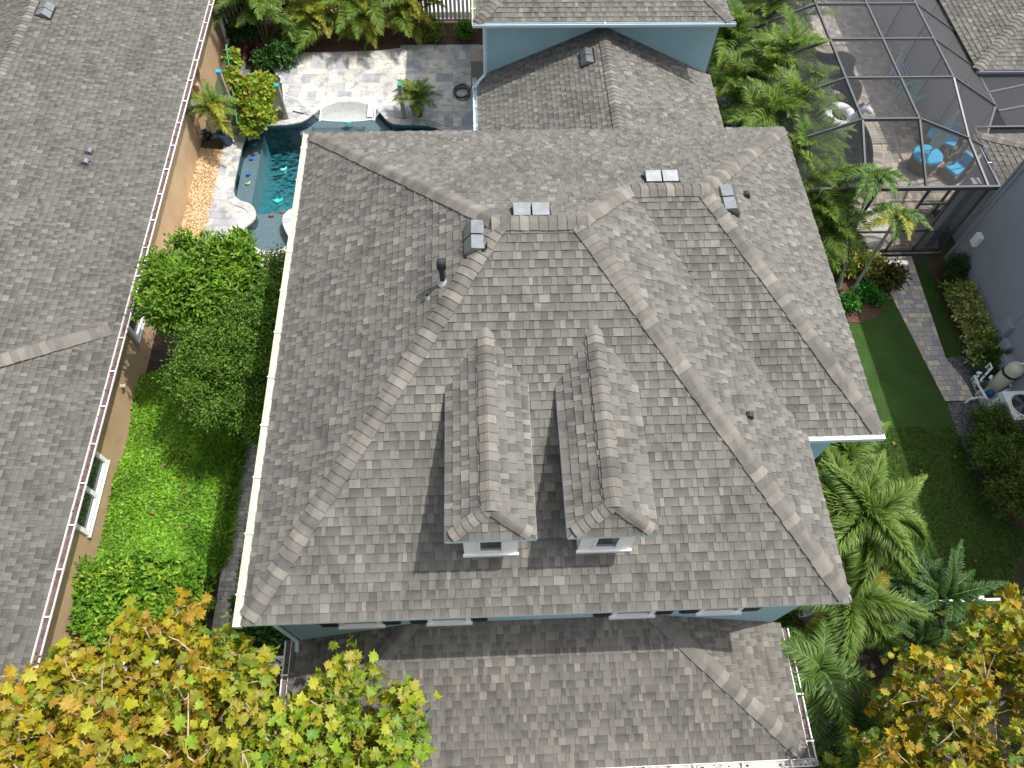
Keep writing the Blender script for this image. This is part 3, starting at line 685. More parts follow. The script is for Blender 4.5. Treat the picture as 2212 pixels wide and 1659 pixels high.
# ================================================================ BLUE HOUSE
Lh, W2, Y1, H1, H2 = 10.165, 10.305, 2.735, 2.356, 1.717
SF, SB, SL, SR = .431, .5004, .606, .608
EZ = 6.0
house = thing('blue_house', 'large pale blue house with grey shingled hip roofs, seen from above', 'house', (4.5, 5, 0))
A = Vector((0,0,EZ)); B = Vector((9,0,EZ)); Cc = Vector((0,Lh,EZ)); D = Vector((W2,Lh,EZ)); E_ = Vector((W2,Y1,EZ)); F_ = Vector((9,Y1,EZ))
yr1 = H1/SF; R1L = Vector((H1/SL, yr1, EZ+H1)); R1R = Vector((9-H1/SR, yr1, EZ+H1))
yr2 = Lh-H2/SB; R2L = Vector((9-H2/SR, yr2, EZ+H2)); R2R = Vector((W2-H2/SR, yr2, EZ+H2))
nF = Vector((0,-SF,1)).normalized(); nB = Vector((0,SB,1)).normalized(); nL = Vector((-SL,0,1)).normalized(); nR = Vector((SR,0,1)).normalized()
def roofdeck(name, parent, planes, label=None):
    q = MB()
    for poly, n in planes: q.slab(poly, n, .06)
    o = q.build(name, DECK, parent); 
    if label: o['label'] = label
    return o
down = Vector((0, 0, -.004))
mainroof = roofdeck('roof', house, [([A, B, R1R, R1L], nF), ([Cc, A, R1L], nL), ([B, F_, R2L, R1R], nR), ([F_, E_, R2R, R2L], nF), ([E_, D, R2R], nR),
        ([D, Cc, R1L, R1R, R2L, R2R], nB)], 'main two storey hip roof')
fld = Field('shingle', SHINGLE)
OV = .03
fF = frame(A, (1,0,0), (0,1,SF)); shingles(fld, fF, [[A, B, R1R, R1L]], 31, mainroof)
fL = frame(Cc, (0,-1,0), (1,0,SL)); shingles(fld, fL, [[Cc, A, R1L]], 32, mainroof)
fR = frame(B, (0,1,0), (-1,0,SR)); shingles(fld, fR, [[B, F_, R2L, R1R]], 33, mainroof)
fF2 = frame(F_, (1,0,0), (0,1,SF)); shingles(fld, fF2, [[F_, E_, R2R, R2L]], 34, mainroof)
fR2 = frame(E_, (0,1,0), (-1,0,SR)); shingles(fld, fR2, [[E_, D, R2R]], 35, mainroof)
fB = frame(D, (-1,0,0), (0,-1,SB)); mid = Vector((R2L.x, Lh, EZ)); shingles(fld, fB, [[D, mid, R2L, R2R], [mid, Vector((R1R.x, Lh, EZ)), R1R, R2L], [Vector((R1R.x, Lh, EZ)), Vector((R1L.x, Lh, EZ)), R1L, R1R], [Vector((R1L.x, Lh, EZ)), Cc, R1L]], 36, mainroof)
for i, (p, q, a, b_) in enumerate(((A, R1L, nF, nL), (B, R1R, nF, nR), (Cc, R1L, nL, nB), (D, R2R, nR, nB), (E_, R2R, nF, nR), (R2L, R1R, nR, nB))):
    dd = (q-p).normalized(); caps('hip_cap', mainroof, p+dd*(.02 if p is R2L else .13), q-dd*.02, a, b_, 40+i)
caps('ridge_cap', mainroof, R1L-Vector((.12,0,0)), R1R+Vector((.12,0,0)), nF, nB, 50); caps('ridge_cap', mainroof, R2L-Vector((.1,0,0)), R2R+Vector((.1,0,0)), nF, nB, 51)
# fascia, soffit, walls
q = MB()
for a, b_ in ((A, B), (B, F_), (F_, E_), (E_, D), (D, Cc), (Cc, A)):
    d = (b_-a).normalized(); o = Vector((d.y, -d.x, 0)); q.beam(a-o*.02+Vector((0,0,-.075)), b_-o*.02+Vector((0,0,-.075)), .025, .11)
q.build('fascia', TRIMB, house)
q = MB(); q.prism([(.02,.02),(8.98,.02),(8.98,Y1+.02),(W2-.02,Y1+.02),(W2-.02,Lh-.02),(.02,Lh-.02)], EZ-.14, EZ-.122); q.build('soffit', TRIMB, house)
XW0, XW1, YW = .14, 8.85, .28
q = MB(); q.prism([(XW0,YW),(XW1,YW),(XW1,Y1+.35),(W2-.35,Y1+.35),(W2-.35,Lh-.35),(XW0,Lh-.35)], 0, EZ-.141); q.build('wall', BLUE, house)
gutter(house, (-.01,-.02,EZ-.0), (-.01,Lh+.02,EZ-.0), (-1,0,0), CREAM, hang=.92, w=.125, inner=plain('gutter_floor', (.72,.74,.5), .5, .08, bmp=0))
q = MB(); q.beam((9.0,Y1-.03,EZ-.04), (W2+.02,Y1-.03,EZ-.04), .1, .09); q.build('gutter', TRIMB, house)
q = MB(); q.tube([(.03,.22,EZ-.25),(.20,.18,EZ-.4),(.20,.18,3.6),(.16,.05,3.35)], .035, 4); q.build('downspout', TRIMB, house)
# front upper windows with shutters (only their heads show under the eave)
for sx0, wx0, wx1, sx1 in ((679,721,818,858),(880,920,1015,1053),(1288,1327,1421,1461),(1479,1518,1611,1651)):
    wy = YW; z = 5.05
    xa, xb, xc, xd = (ony(v, 1338-(v-679)*.03, wy-.04).x for v in (sx0, wx0, wx1, sx1))
    wq = MB(); zt, zb = 5.6, 4.40
    for bx in (((xb-.03, wy-.09, zb), (xc+.03, wy-.001, zb+.09)), ((xb, wy-.07, zt-.09), (xc, wy-.001, zt+.02)), ((xb, wy-.05, zb+.09), (xb+.08, wy-.001, zt-.09)), ((xc-.08, wy-.05, zb+.09), (xc, wy-.001, zt-.09)), ((xb+.08, wy-.04, (zb+zt)/2-.025), (xc-.08, wy-.002, (zb+zt)/2+.025))): wq.box(*bx)
    wo = wq.build('window', WHITE, house)
    g_ = MB(); g_.box((xb+.081, wy-.02, zb+.091), (xc-.081, wy-.003, zt-.091)); g_.build('pane', GLASS, wo)
    for a, b_ in ((xa, xb-.01), (xc+.01, xd)):
        zs = zb+.05; s_ = MB(); s_.box((a, wy-.045, zs), (b_, wy-.001, zt))
        for k in range(16): s_.beam((a+.03, wy-.05, zs+.06+k*.065), (b_-.03, wy-.05, zs+.06+k*.065), .018, .03)
        s_.build('shutter', BLACK, house)

# dormers -----------------------------------------------------------
DW = .62; DZ = 7.34; DH = .36
def dormer(cx, yf, label):
    cxl, cxr = cx-DW, cx+DW; sl = DH/DW
    yb = (DZ-EZ)/SF; yrb = (DZ+DH-EZ)/SF; yfr = yf+.34
    a, b_, rf, rb = Vector((cxl, yf, DZ)), Vector((cxr, yf, DZ)), Vector((cx, yfr, DZ+DH)), Vector((cx, yrb, DZ+DH))
    bl, br = Vector((cxl, yb, DZ)), Vector((cxr, yb, DZ))
    n1 = Vector((-sl, 0, 1)).normalized(); n2 = Vector((sl, 0, 1)).normalized(); s3 = DH/(yfr-yf); n3 = Vector((0, -s3, 1)).normalized()
    d = roofdeck('dormer', house, [([a, rf, rb, bl][::-1], n1), ([b_, br, rb, rf], n2), ([a, b_, rf], n3)]); d['label'] = label
    f1 = frame(bl, (0,-1,0), (1,0,sl)); shingles(fld, f1, [[bl, a, rf, rb]], int(cx*100), d)
    f2 = frame(b_, (0,1,0), (-1,0,sl)); shingles(fld, f2, [[b_, br, rb, rf]], int(cx*100)+1, d)
    f3 = frame(a, (1,0,0), (0,1,s3)); shingles(fld, f3, [[a, b_, rf]], int(cx*100)+2, d)
    caps('hip_cap', d, a.lerp(rf,.14), rf, n1, n3, 60, wing=.085, e=.11); caps('hip_cap', d, b_.lerp(rf,.14), rf, n2, n3, 61, wing=.085, e=.11)
    caps('ridge_cap', d, rf-Vector((0,.06,0)), rb-Vector((0,.05,0)), n1, n2, 62, wing=.125)
    # cheeks and front
    q = MB(); yw = yf+.10; xi = .23
    zf = lambda y: EZ+SF*y+.015
    for x, sgn in ((cxl+xi, 1), (cxr-xi-.04, 1)):
        q.add([(x, yw, zf(yw)-.03), (x+.04, yw, zf(yw)-.03), (x+.04, yw, DZ-.02), (x, yw, DZ-.02), (x, yb, DZ-.02), (x+.04, yb, DZ-.02)], [(0,1,2,3), (3,2,5,4), (0,3,4), (1,5,2)])
    q.box((cxl+.02, yf+.02, DZ-.075), (cxr-.02, yb-.02, DZ-.062)); q.build('cheek', WHITE, d)
    q = MB(); z0 = zf(yw)-.05; x0, x1 = cxl+xi, cxr-xi
    q.box((x0, yw-.012, z0), (cx-.19, yw+.02, DZ-.07)); q.box((cx+.19, yw-.012, z0), (x1, yw+.02, DZ-.07)); q.box((cx-.19, yw-.012, z0), (cx+.19, yw+.02, z0+.16))
    q.box((x0-.02, yw-.05, z0), (x1+.02, yw-.013, z0+.10)); q.build('front_panel', WHITE, d)
    q = MB(); za, zb = z0+.16, DZ-.08
    for bx in (((cx-.19, yw-.035, za), (cx+.19, yw+.01, za+.05)), ((cx-.19, yw-.035, zb-.05), (cx+.19, yw+.01, zb)), ((cx-.19, yw-.034, za+.05), (cx-.15, yw+.01, zb-.05)), ((cx+.15, yw-.034, za+.05), (cx+.19, yw+.01, zb-.05))): q.box(*bx)
    wo = q.build('window', WHITE, d); q = MB(); q.box((cx-.15, yw-.005, za+.05), (cx+.15, yw+.005, zb-.05)); q.build('pane', GLASS, wo)
    q = MB()
    for p_, r_ in ((a, b_), (bl, a), (b_, br)): q.beam(p_+Vector((0,0,-.035)), r_+Vector((0,0,-.035)), .02, .06)
    q.build('fascia', TRIMB, d)
    return d
dormer(3.63, .73, 'left dormer with white front'); dormer(5.3, .73, 'right dormer with white front')

# porch roof ---------------------------------------------------------
PZ = 3.0; PY = -1.97; PX0, PX1 = -.03, 9.04; JZ = 4.2
ja, jb = Vector((2.25, YW, JZ)), Vector((6.42, YW, JZ)); pa, pb = Vector((PX0, PY, PZ)), Vector((PX1, PY, PZ)); pc, pd_ = Vector((PX0, YW, PZ)), Vector((PX1, YW, PZ))
sfp = (JZ-PZ)/(YW-PY); slp = (JZ-PZ)/(ja.x-PX0); srp = (JZ-PZ)/(PX1-jb.x)
npf = Vector((0,-sfp,1)).normalized(); npl = Vector((-slp,0,1)).normalized(); npr = Vector((srp,0,1)).normalized()
porch = roofdeck('porch_roof', house, [([pa, pb, jb, ja], npf), ([pc, pa, ja], npl), ([pb, pd_, jb], npr)], 'lower hip roof over the front porch')
PALs = PAL; PAL = [(r_*1.03, g_*1.0, b__*.985) for r_, g_, b__ in PALs]
shingles(fld, frame(pa, (1,0,0), (0,1,sfp)), [[pa, pb, jb, ja]], 71, porch)
shingles(fld, frame(pc, (0,-1,0), (1,0,slp)), [[pc, pa, ja]], 72, porch)
shingles(fld, frame(pb, (0,1,0), (-1,0,srp)), [[pb, pd_, jb]], 73, porch)
PAL = PALs
caps('hip_cap', porch, pa.lerp(ja,.04), ja, npl, npf, 74, wing=.14); caps('hip_cap', porch, pb.lerp(jb,.04), jb, npr, npf, 75, wing=.14)
q = MB(); q.box((.1, PY+.25, .1), (8.9, YW-.01, PZ-.12)); 
q2 = MB(); q2.box((.05, PY+.05, PZ-.14), (8.98, YW-.01, PZ-.08)); q2.build('soffit', WHITE, house)
for x in (.35, 2.4, 4.5, 6.6, 8.65):
    c_ = MB(); c_.box((x-.12, PY+.2, 0), (x+.12, PY+.44, PZ-.14)); c_.box((x-.16, PY+.16, 0), (x+.16, PY+.48, .2)); c_.box((x-.16, PY+.16, PZ-.28), (x+.16, PY+.48, PZ-.141)); c_.build('porch_column', WHITE, house)
q = MB(); q.box((.1, PY+.1, 0), (8.9, YW-.01, .15)); q.build('porch_floor', ALLEY, house)
gutter(house, (PX0-.01, YW+.02, PZ), (PX0-.01, PY-.1, PZ), (-1,0,0), GUTW, hang=.9, inner=GUTIN, debris=6, seed=5)
gutter(house, (PX1+.01, YW-.1, PZ), (PX1+.01, PY-.12, PZ), (1,0,0), GUTW, hang=.75, inner=GUTIN, debris=5, seed=6)
gutter(house, (PX0-.1, PY-.01, PZ), (PX1+.1, PY-.01, PZ), (0,-1,0), GUTW, hang=.8, inner=plain('dirty_gutter_floor', (.42,.41,.37), .7, .4, 8), debris=7, seed=7)
q = MB(); q.lathe([(.055,-.12),(.055,.012),(.02,.014),(.018,.03),(0,.03)], (PX1+.07, PY-.07, PZ), seg=14); q.build('gutter_outlet', VENTM, house)
sp = MB(); sp.box((-.17,-.28,2.55), (-.155,.02,2.98)); sp.build('splash_guard', GUTW, house)

# low rear roof and upper garage --------------------------------------
LZ = 3.0; LX0, LX1 = 3.6, 10.45; RX = 7.08; RZ = 4.6; YG = 15.8; YN = Lh-.4
l0, l1 = Vector((LX0, YN, LZ)), Vector((LX0, YG, LZ)); r0, r1 = Vector((LX1, YN, LZ)), Vector((LX1, YG, LZ)); k0, k1 = Vector((RX, YN, RZ)), Vector((RX, YG, RZ))
sll = (RZ-LZ)/(RX-LX0); slr = (RZ-LZ)/(LX1-RX); nll = Vector((-sll,0,1)).normalized(); nlr = Vector((slr,0,1)).normalized()
link_roof = roofdeck('link_roof', house, [([l1, l0, k0, k1], nll), ([r0, r1, k1, k0], nlr)], 'low gabled roof between main house and garage wing')
shingles(fld, frame(l1, (0,-1,0), (1,0,sll)), [[l1, l0, k0, k1]], 81, link_roof)
shingles(fld, frame(r0, (0,1,0), (-1,0,slr)), [[r0, r1, k1, k0]], 82, link_roof)
caps('ridge_cap', link_roof, k0+Vector((0,1.5,0)), k1-Vector((0,.02,0)), nll, nlr, 83)
q = MB(); q.box((LX0+.3, YN, 0), (LX1-.3, YG+.01, LZ-.05)); q.build('link_wall', BLUE, house)
gutter(house, (LX0-.01, YG-.02, LZ), (LX0-.01, YN+.4, LZ), (-1,0,0), TRIMB, hang=.8, w=.11, h=.1)
q = MB(); q.prism([(3.9, YG), (10.3, YG), (10.3, 23.0), (3.9, 23.0)], 0, 5.0); q.build('garage_wall', BLUE, house)
GZ = 5.05; gx0, gx1, gy0, gy1 = 3.62, 10.42, 15.3, 23.3; gs = .45; gh = (gx1-gx0)/2*gs
g1, g2, g3, g4 = Vector((gx0,gy0,GZ)), Vector((gx1,gy0,GZ)), Vector((gx1,gy1,GZ)), Vector((gx0,gy1,GZ)); ga = Vector(((gx0+gx1)/2, gy0+3.4, GZ+gh)); gb = Vector((ga.x, gy1-3.4, GZ+gh))
ngf = Vector((0,-gs,1)).normalized(); ngl = Vector((-gs,0,1)).normalized(); ngr = Vector((gs,0,1)).normalized(); ngb = Vector((0,gs,1)).normalized()
groof = roofdeck('garage_roof', house, [([g1, g2, ga], ngf), ([g4, g1, ga, gb], ngl), ([g2, g3, gb, ga], ngr), ([g3, g4, gb], ngb)], 'upper hip roof of the garage wing')
shingles(fld, frame(g1, (1,0,0), (0,1,gs)), [[g1, g2, ga]], 91, groof); shingles(fld, frame(g4, (0,-1,0), (1,0,gs)), [[g4, g1, ga, gb]], 92, groof)
shingles(fld, frame(g2, (0,1,0), (-1,0,gs)), [[g2, g3, gb, ga]], 93, groof); shingles(fld, frame(g3, (-1,0,0), (0,-1,gs)), [[g3, g4, gb]], 94, groof)
caps('hip_cap', groof, g1, ga, ngf, ngl, 95); caps('hip_cap', groof, g2, ga, ngf, ngr, 96)
gutter(house, (gx0-.1, gy0-.01, GZ), (gx1+.1, gy0-.01, GZ), (0,-1,0), TRIMB, hang=9, w=.1, h=.1); gutter(house, (gx0-.01, gy1, GZ), (gx0-.01, gy0-.08, GZ), (-1,0,0), CREAM, hang=1.2, w=.1, h=.1)
q = MB(); q.tube([(3.72,15.35,GZ-.1),(3.84,15.6,GZ-.3),(3.84,15.6,3.25),(3.66,15.5,3.1),(3.56,15.4,2.95)], .045, 6); q.build('downspout', TRIMB, house)
for y0_, z0_ in ((17.2, 1.2), (19.6, 1.2)):
    q = MB(); q.box((3.84, y0_, z0_), (3.9, y0_+1.1, z0_+1.3)); wo = q.build('window', WHITE, house); q = MB(); q.box((3.832, y0_+.1, z0_+.1), (3.845, y0_+1.0, z0_+1.2)); q.build('pane', GLASS, wo)
q = MB()
for x0_, x1_ in ((gx0, gx1),): q.box((gx0+.02, gy0+.02, GZ-.12), (gx1-.02, gy1-.02, GZ-.06))
q.build('soffit', TRIMB, house)
fld.finish(mainroof)

# roof vents on the house ----------------------------------------------
def vent(parent, c, along, up, n, w_=.46, l=.40, h=.13, gap=.03, ap=.0):
    """pair of slant back vents; along = eave direction, up = up the slope"""
    u = Vector(along).normalized(); v = Vector(up).normalized(); n = Vector(n).normalized(); c = Vector(c)
    o = thing_part('roof_vent', parent, c)
    for k in (-1, 1):
        ce = c+u*k*(l/2+gap/2); q = MB()
        def P(a, b_, z): return ce+u*a+v*b_+n*z
        x = l/2; top = [P(-x,-w_*.5,h*.6), P(x,-w_*.5,h*.6), P(x,w_*ap,h*1.25), P(-x,w_*ap,h*1.25), P(x,w_*.45,.03), P(-x,w_*.45,.03)]
        bot = [P(-x,-w_*.5,.03), P(x,-w_*.5,.03)]
        q.add(top+bot, [(0,1,2,3),(3,2,4,5),(0,3,5,6),(1,7,4,2),(6,7,1,0)])
        hq = q.build('vent_hood', VENTM, o)
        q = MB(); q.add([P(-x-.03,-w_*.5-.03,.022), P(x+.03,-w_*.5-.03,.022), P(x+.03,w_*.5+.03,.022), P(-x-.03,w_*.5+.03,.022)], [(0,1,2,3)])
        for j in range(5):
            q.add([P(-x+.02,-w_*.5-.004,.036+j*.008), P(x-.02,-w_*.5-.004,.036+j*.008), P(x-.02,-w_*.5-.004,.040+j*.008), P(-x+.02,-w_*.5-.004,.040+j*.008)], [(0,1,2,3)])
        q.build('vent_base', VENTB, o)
def thing_part(name, parent, c):
    q = MB(); q.box(c-Vector((.02,.02,.02)), c+Vector((.02,.02,.02))); return q.build(name, VENTB, parent)
def on_plane(px, py, P0, n):
    d = ray(px, py); return CP+d*((Vector(P0)-CP).dot(n)/d.dot(n))
vent(house, on_plane(1029, 516, A, nL), (0,-1,0), (1,0,SL), nL, l=.27, w_=.36, h=.12)
vent(house, on_plane(1147, 460, D, nB), (-1,0,0), (0,-1,SB), nB, l=.27, w_=.36, h=.13, ap=-.1)
vent(house, on_plane(1427, 388, D, nB), (-1,0,0), (0,-1,SB), nB, l=.27, w_=.36, h=.13, ap=-.1)
vent(house, on_plane(1572, 434, D, nR), (0,1,0), (-1,0,SR), nR, l=.27, w_=.36, h=.12)
vent(house, on_plane(1269, 126, l0, nll), (0,-1,0), (1,0,sll), nll, l=.27, w_=.36, h=.12)
def pipe(parent, c, h, r, cap, name='vent_pipe'):
    q = MB(); c = Vector(c); q.tube([c-Vector((0,0,.05)), c+Vector((0,0,h))], r, 14); o = q.build(name, PIPEM, parent, smooth=True)
    q = MB(); q.lathe([(r*2.1,0),(r*2.0,.02),(r*1.3,.06),(r*1.05,.1)], c-Vector((0,0,.005)), seg=16); q.build('flashing', LEADM, o, smooth=True)
    if cap:
        q = MB(); q.lathe([(r*1.3,-.16),(r*1.55,-.14),(r*1.55,-.02),(r*1.4,.02),(r*.8,.045),(0,.05)], c+Vector((0,0,h)), seg=18)
        for k in range(18):
            a = k*math.pi/9; q.beam(c+Vector((math.cos(a)*r*1.58, math.sin(a)*r*1.58, h-.14)), c+Vector((math.cos(a)*r*1.58, math.sin(a)*r*1.58, h-.02)), .008, .008)
        q.build('pipe_cap', PIPEM, o)
pipe(house, on_plane(957, 612, A, nL), .52, .043, True)
pipe(house, on_plane(924, 646, A, nL), .16, .022, False)
def gooseneck(parent, c, d, n, r=.06, mat=None):
    """small hooded exhaust: a half dome open towards d"""
    c = Vector(c); d = Vector(d).normalized(); n = Vector(n).normalized(); s_ = d.cross(n)
    q = MB(); seg = 10; V = []; ring_ = []
    for j in (-1, 1):
        V += [c+s_*j*r*.85+n*(math.sin(math.pi*k/seg)*r*1.5)+d*(-math.cos(math.pi*k/seg)*r*1.25) for k in range(seg+1)]
    m_ = seg+1
    F = [(k, k+1, m_+k+1, m_+k) for k in range(seg-2)]+[tuple(range(m_))[::-1], tuple(range(m_, 2*m_))]
    q.add(V, F); o = q.build('exhaust_hood', mat or PIPEM, parent)
    q = MB(); q.add([c+s_*(-r*.8)+d*r*.9+n*.01, c+s_*(r*.8)+d*r*.9+n*.01, c+s_*(r*.8)+d*r*.6+n*r*1.2, c+s_*(-r*.8)+d*r*.6+n*r*1.2], [(0,1,2,3)]); q.build('exhaust_mouth', VENTB, o)
gooseneck(house, on_plane(1610, 423, D, nR), (1,-.2,-.6), nR); gooseneck(house, on_plane(1617, 899, B, nR), (1,-.2,-.6), nR, .055)

# ================================================================ TAN HOUSE (left neighbour)
NX = -4.99; NZ = 2.45; NS = .40; NW = -5.45; NY0, NY1 = -6, 22.2
tan = thing('tan_house', 'long tan stucco house on the left under a grey shingled roof', 'house', (-9, 8, 0))
RUN = 4.0; NRX = NX-RUN; NRZ = NZ+NS*RUN
e0, e1, ra, rb = Vector((NX,NY0,NZ)), Vector((NX,NY1+.2,NZ)), Vector((NRX,NY0,NRZ)), Vector((NRX,NY1+.2,NRZ)); e2, e3 = Vector((NX-2*RUN,NY0,NZ)), Vector((NX-2*RUN,NY1+.2,NZ))
nnr = Vector((NS,0,1)).normalized(); nnl = Vector((-NS,0,1)).normalized()
troof = roofdeck('roof', tan, [([e0, e1, rb, ra], nnr), ([e3, e2, ra, rb], nnl)], 'wide grey shingled roof')
f2 = Field('shingle', SHINGLE); shingles(f2, frame(e0, (0,1,0), (-1,0,NS)), [[e0, e1, rb, ra]], 101, troof, tone=.86); shingles(f2, frame(e3, (0,-1,0), (1,0,NS)), [[e3, e2, ra, rb]], 102, troof, tone=.86)
f2.finish(troof); caps('ridge_cap', troof, ra+Vector((0,12,0)), rb, nnr, nnl, 103)
ca, cb = on_plane(238, 713, e0, nnr), on_plane(-60, 800, e0, nnr); caps('hip_cap', troof, ca+nnr*.01, cb+nnr*.07, nnr+Vector((0,.12,0)), nnr-Vector((0,.12,0)), 104)
q = MB(); q.prism([(NX-2*RUN+.4,NY0+.2),(NW,NY0+.2),(NW,NY1),(NX-2*RUN+.4,NY1)], 0, NZ-.06); q.build('wall', TAN, tan)
q = MB(); q.box((NX-2*RUN+.1, NY0, NZ-.11), (NX-.03, NY1+.2, NZ-.07)); q.build('soffit', WHITE, tan)
gutter(tan, (NX, NY1+.2, NZ), (NX, -4, NZ), (1,0,0), GUTW, hang=.9, inner=GUTIN, debris=9, seed=8, w=.16, h=.085)
q = MB(); q.beam((NX-.03, -4, NZ-.05), (NX-.03, NY1+.2, NZ-.05), .02, .12); q.build('fascia', WHITE, tan)
q = MB(); q.box((NW+.002, 22.1, 0), (NW+.09, 22.2, NZ)); q.build('downspout', GUTW, tan)
for yy in (4.1*2+0.0, 12.1, 18.6): 
    q = MB(); q.box((NW+.0005, yy, .1), (NW+.004, yy+.008, NZ-.2)); q.build('stucco_joint', BARK, tan)
def side_window(y0, y1, z0, z1, cols=1, scr=GLASS):
    q = MB(); x = NW; fw = .105; dth = .08
    q.box((x+.001, y0, z0), (x+dth, y1, z0+fw)); q.box((x+.001, y0, z1-fw), (x+dth, y1, z1))
    for k in range(cols+1):
        yc = y0+(y1-y0-fw)*k/cols; q.box((x+.001, yc, z0+fw), (x+dth, yc+fw, z1-fw))
    q.box((x+.001, y0-.02, z0-.04), (x+.10, y1+.02, z0-.001))
    wo = q.build('window', WHITE, tan, bevel=.004)
    for k in range(cols):
        ya = y0+fw+(y1-y0-fw)*k/cols; yb_ = y0+(y1-y0-fw)*(k+1)/cols
        q = MB(); q.box((x+.002, ya, z0+fw), (x+.02, yb_, z1-fw)); q.build('pane', scr, wo)
        q = MB(); q.box((x+.021, ya, (z0+z1)/2-.02), (x+.045, yb_, (z0+z1)/2+.02)); q.build('sash_rail', WHITE, wo)
side_window(3.1, 4.95, .86, 2.1, 2); side_window(8.3, 9.25, .86, 2.1, 1)
vent(tan, on_plane(97, 25, e0, nnr), (0,1,0), (-1,0,NS), nnr, l=.27, w_=.40, h=.12)
for px, py in ((193, 330), (185, 353)): gooseneck(tan, on_plane(px, py, e0, nnr), (1,0,-.4), nnr, .085, VENTM)
q = MB(); c_ = onx(438, 712, NW+.05) if False else Vector((NW+.03, 6.9, 1.0)); q.lathe([(.05,-.03),(.05,.06),(.03,.08),(0,.08)], c_, (1,0,0), 12); q.build('hose_bib', CREAM, tan)
# things hung on the tan wall
METER = plain('meter_grey', (.42,.44,.44), .5, .1, 6); TANM = plain('tan_painted_metal', (.48,.36,.22), .6, .1, 6)
b_ = MB(); m0 = onx(417, 236, NW+.1); b_.box((NW+.012, m0.y-.17, 1.05), (NW+.16, m0.y+.17, 1.75)); b_.box((NW+.161, m0.y-.14, 1.1), (NW+.172, m0.y+.14, 1.7)); b_.box((NW+.012, m0.y-.19, 1.751), (NW+.18, m0.y+.19, 1.765))
single('meter_box', b_, METER, 'pale grey electrical meter box on the tan wall', 'meter box')
for px, py, w_, h_, z_, lb in ((439, 178, .16, .45, 1.3, 'taller tan utility box on the tan wall, farthest from the camera'), (434, 205, .14, .22, 1.1, 'small tan junction box with white outlet on the tan wall')):
    m0 = onx(px, py, NW+.1); b_ = MB(); b_.box((NW+.012, m0.y-w_/2, z_), (NW+.15, m0.y+w_/2, z_+h_)); b_.tube([(NW+.05, m0.y, z_), (NW+.05, m0.y, .02)], .018, 6); b_.box((NW+.151, m0.y-w_*.35, z_+.05), (NW+.16, m0.y+w_*.35, z_+h_-.05))
    single('utility_box', b_, TANM, lb, 'utility box')
b_ = MB(); yy = onx(425, 255, NW+.1).y
b_.tube([(NW+.06, yy, 1.05), (NW+.06, yy, .2), (NW+.06, yy-.1, .06), (NW+.25, yy-.1, .05)], .016, 6); b_.tube([(NW+.05, yy-.12, 1.3), (NW+.05, yy-.12, .5), (NW+.12, yy-.3, .3), (NW+.06, yy-.5, .45), (NW+.06, yy-.5, .8)], .018, 6)
b_.tube([(NW+.30, yy+.1, .05), (NW+.30, yy+.1, .62), (NW+.45, yy+.1, .66), (NW+.55, yy+.1, .62), (NW+.55, yy+.1, .05)], .02, 6)
single('wall_conduit', b_, TANM, 'tan conduit and pipes looping down the tan wall', 'pipe')
b_ = MB(); x, y = at(450, 300).x, at(450, 300).y
b_.lathe([(.10,.02),(.11,.15),(.07,.2),(.07,.3),(.09,.32),(0,.36)], (x, y, .03), seg=12); b_.tube([(x-.1, y, .2), (x-.3, y+.05, .2), (x-.3, y+.05, .6)], .025, 6); b_.tube([(x-.12, y+.1, .1), (x+.12, y+.15, .12)], .07, 10)
single('pump', b_, PIPEM, 'small black irrigation pump on the gravel by the tan wall', 'pump')
# ================================================================ GREY HOUSE (right neighbour)
ghouse = thing('grey_house', 'tall slate grey stucco house on the right with low grey shingled wings behind', 'house', (20, 8, 0))
GX, GY = 17.6, 11.2
q = MB(); q.box((GX, -6, 0), (27, GY, 6.1)); q.build('wall', GREY, ghouse)
q = MB(); q.beam((GX-.02, GY-.06, .0), (GX-.02, GY-.06, 6.1), .04, .12); q.beam((GX-.006, 7.9, .1), (GX-.006, 7.9, 6.0), .012, .012); q.beam((GX-.03, GY+.03, 2.2), (GX-.03, GY+.03, 6.1), .10, .05); q.build('corner_trim', GREY, ghouse)
b1, b2, b3, b4 = Vector((17.3,-6.3,6.1)), Vector((27.3,-6.3,6.1)), Vector((27.3,11.5,6.1)), Vector((17.3,11.5,6.1)); bm, bn = Vector((22.3,-1.3,8.3)), Vector((22.3,6.5,8.3))
g_roof = roofdeck('roof', ghouse, [([b1,b2,bm], Vector((0,-.44,1))), ([b4,b1,bm,bn], Vector((-.44,0,1))), ([b2,b3,bn,bm], Vector((.44,0,1))), ([b3,b4,bn], Vector((0,.44,1)))], 'upper hip roof')
f3 = Field('shingle', SHINGLE)
u1 = Vector((18.7,16.1,2.9)); s4 = .42
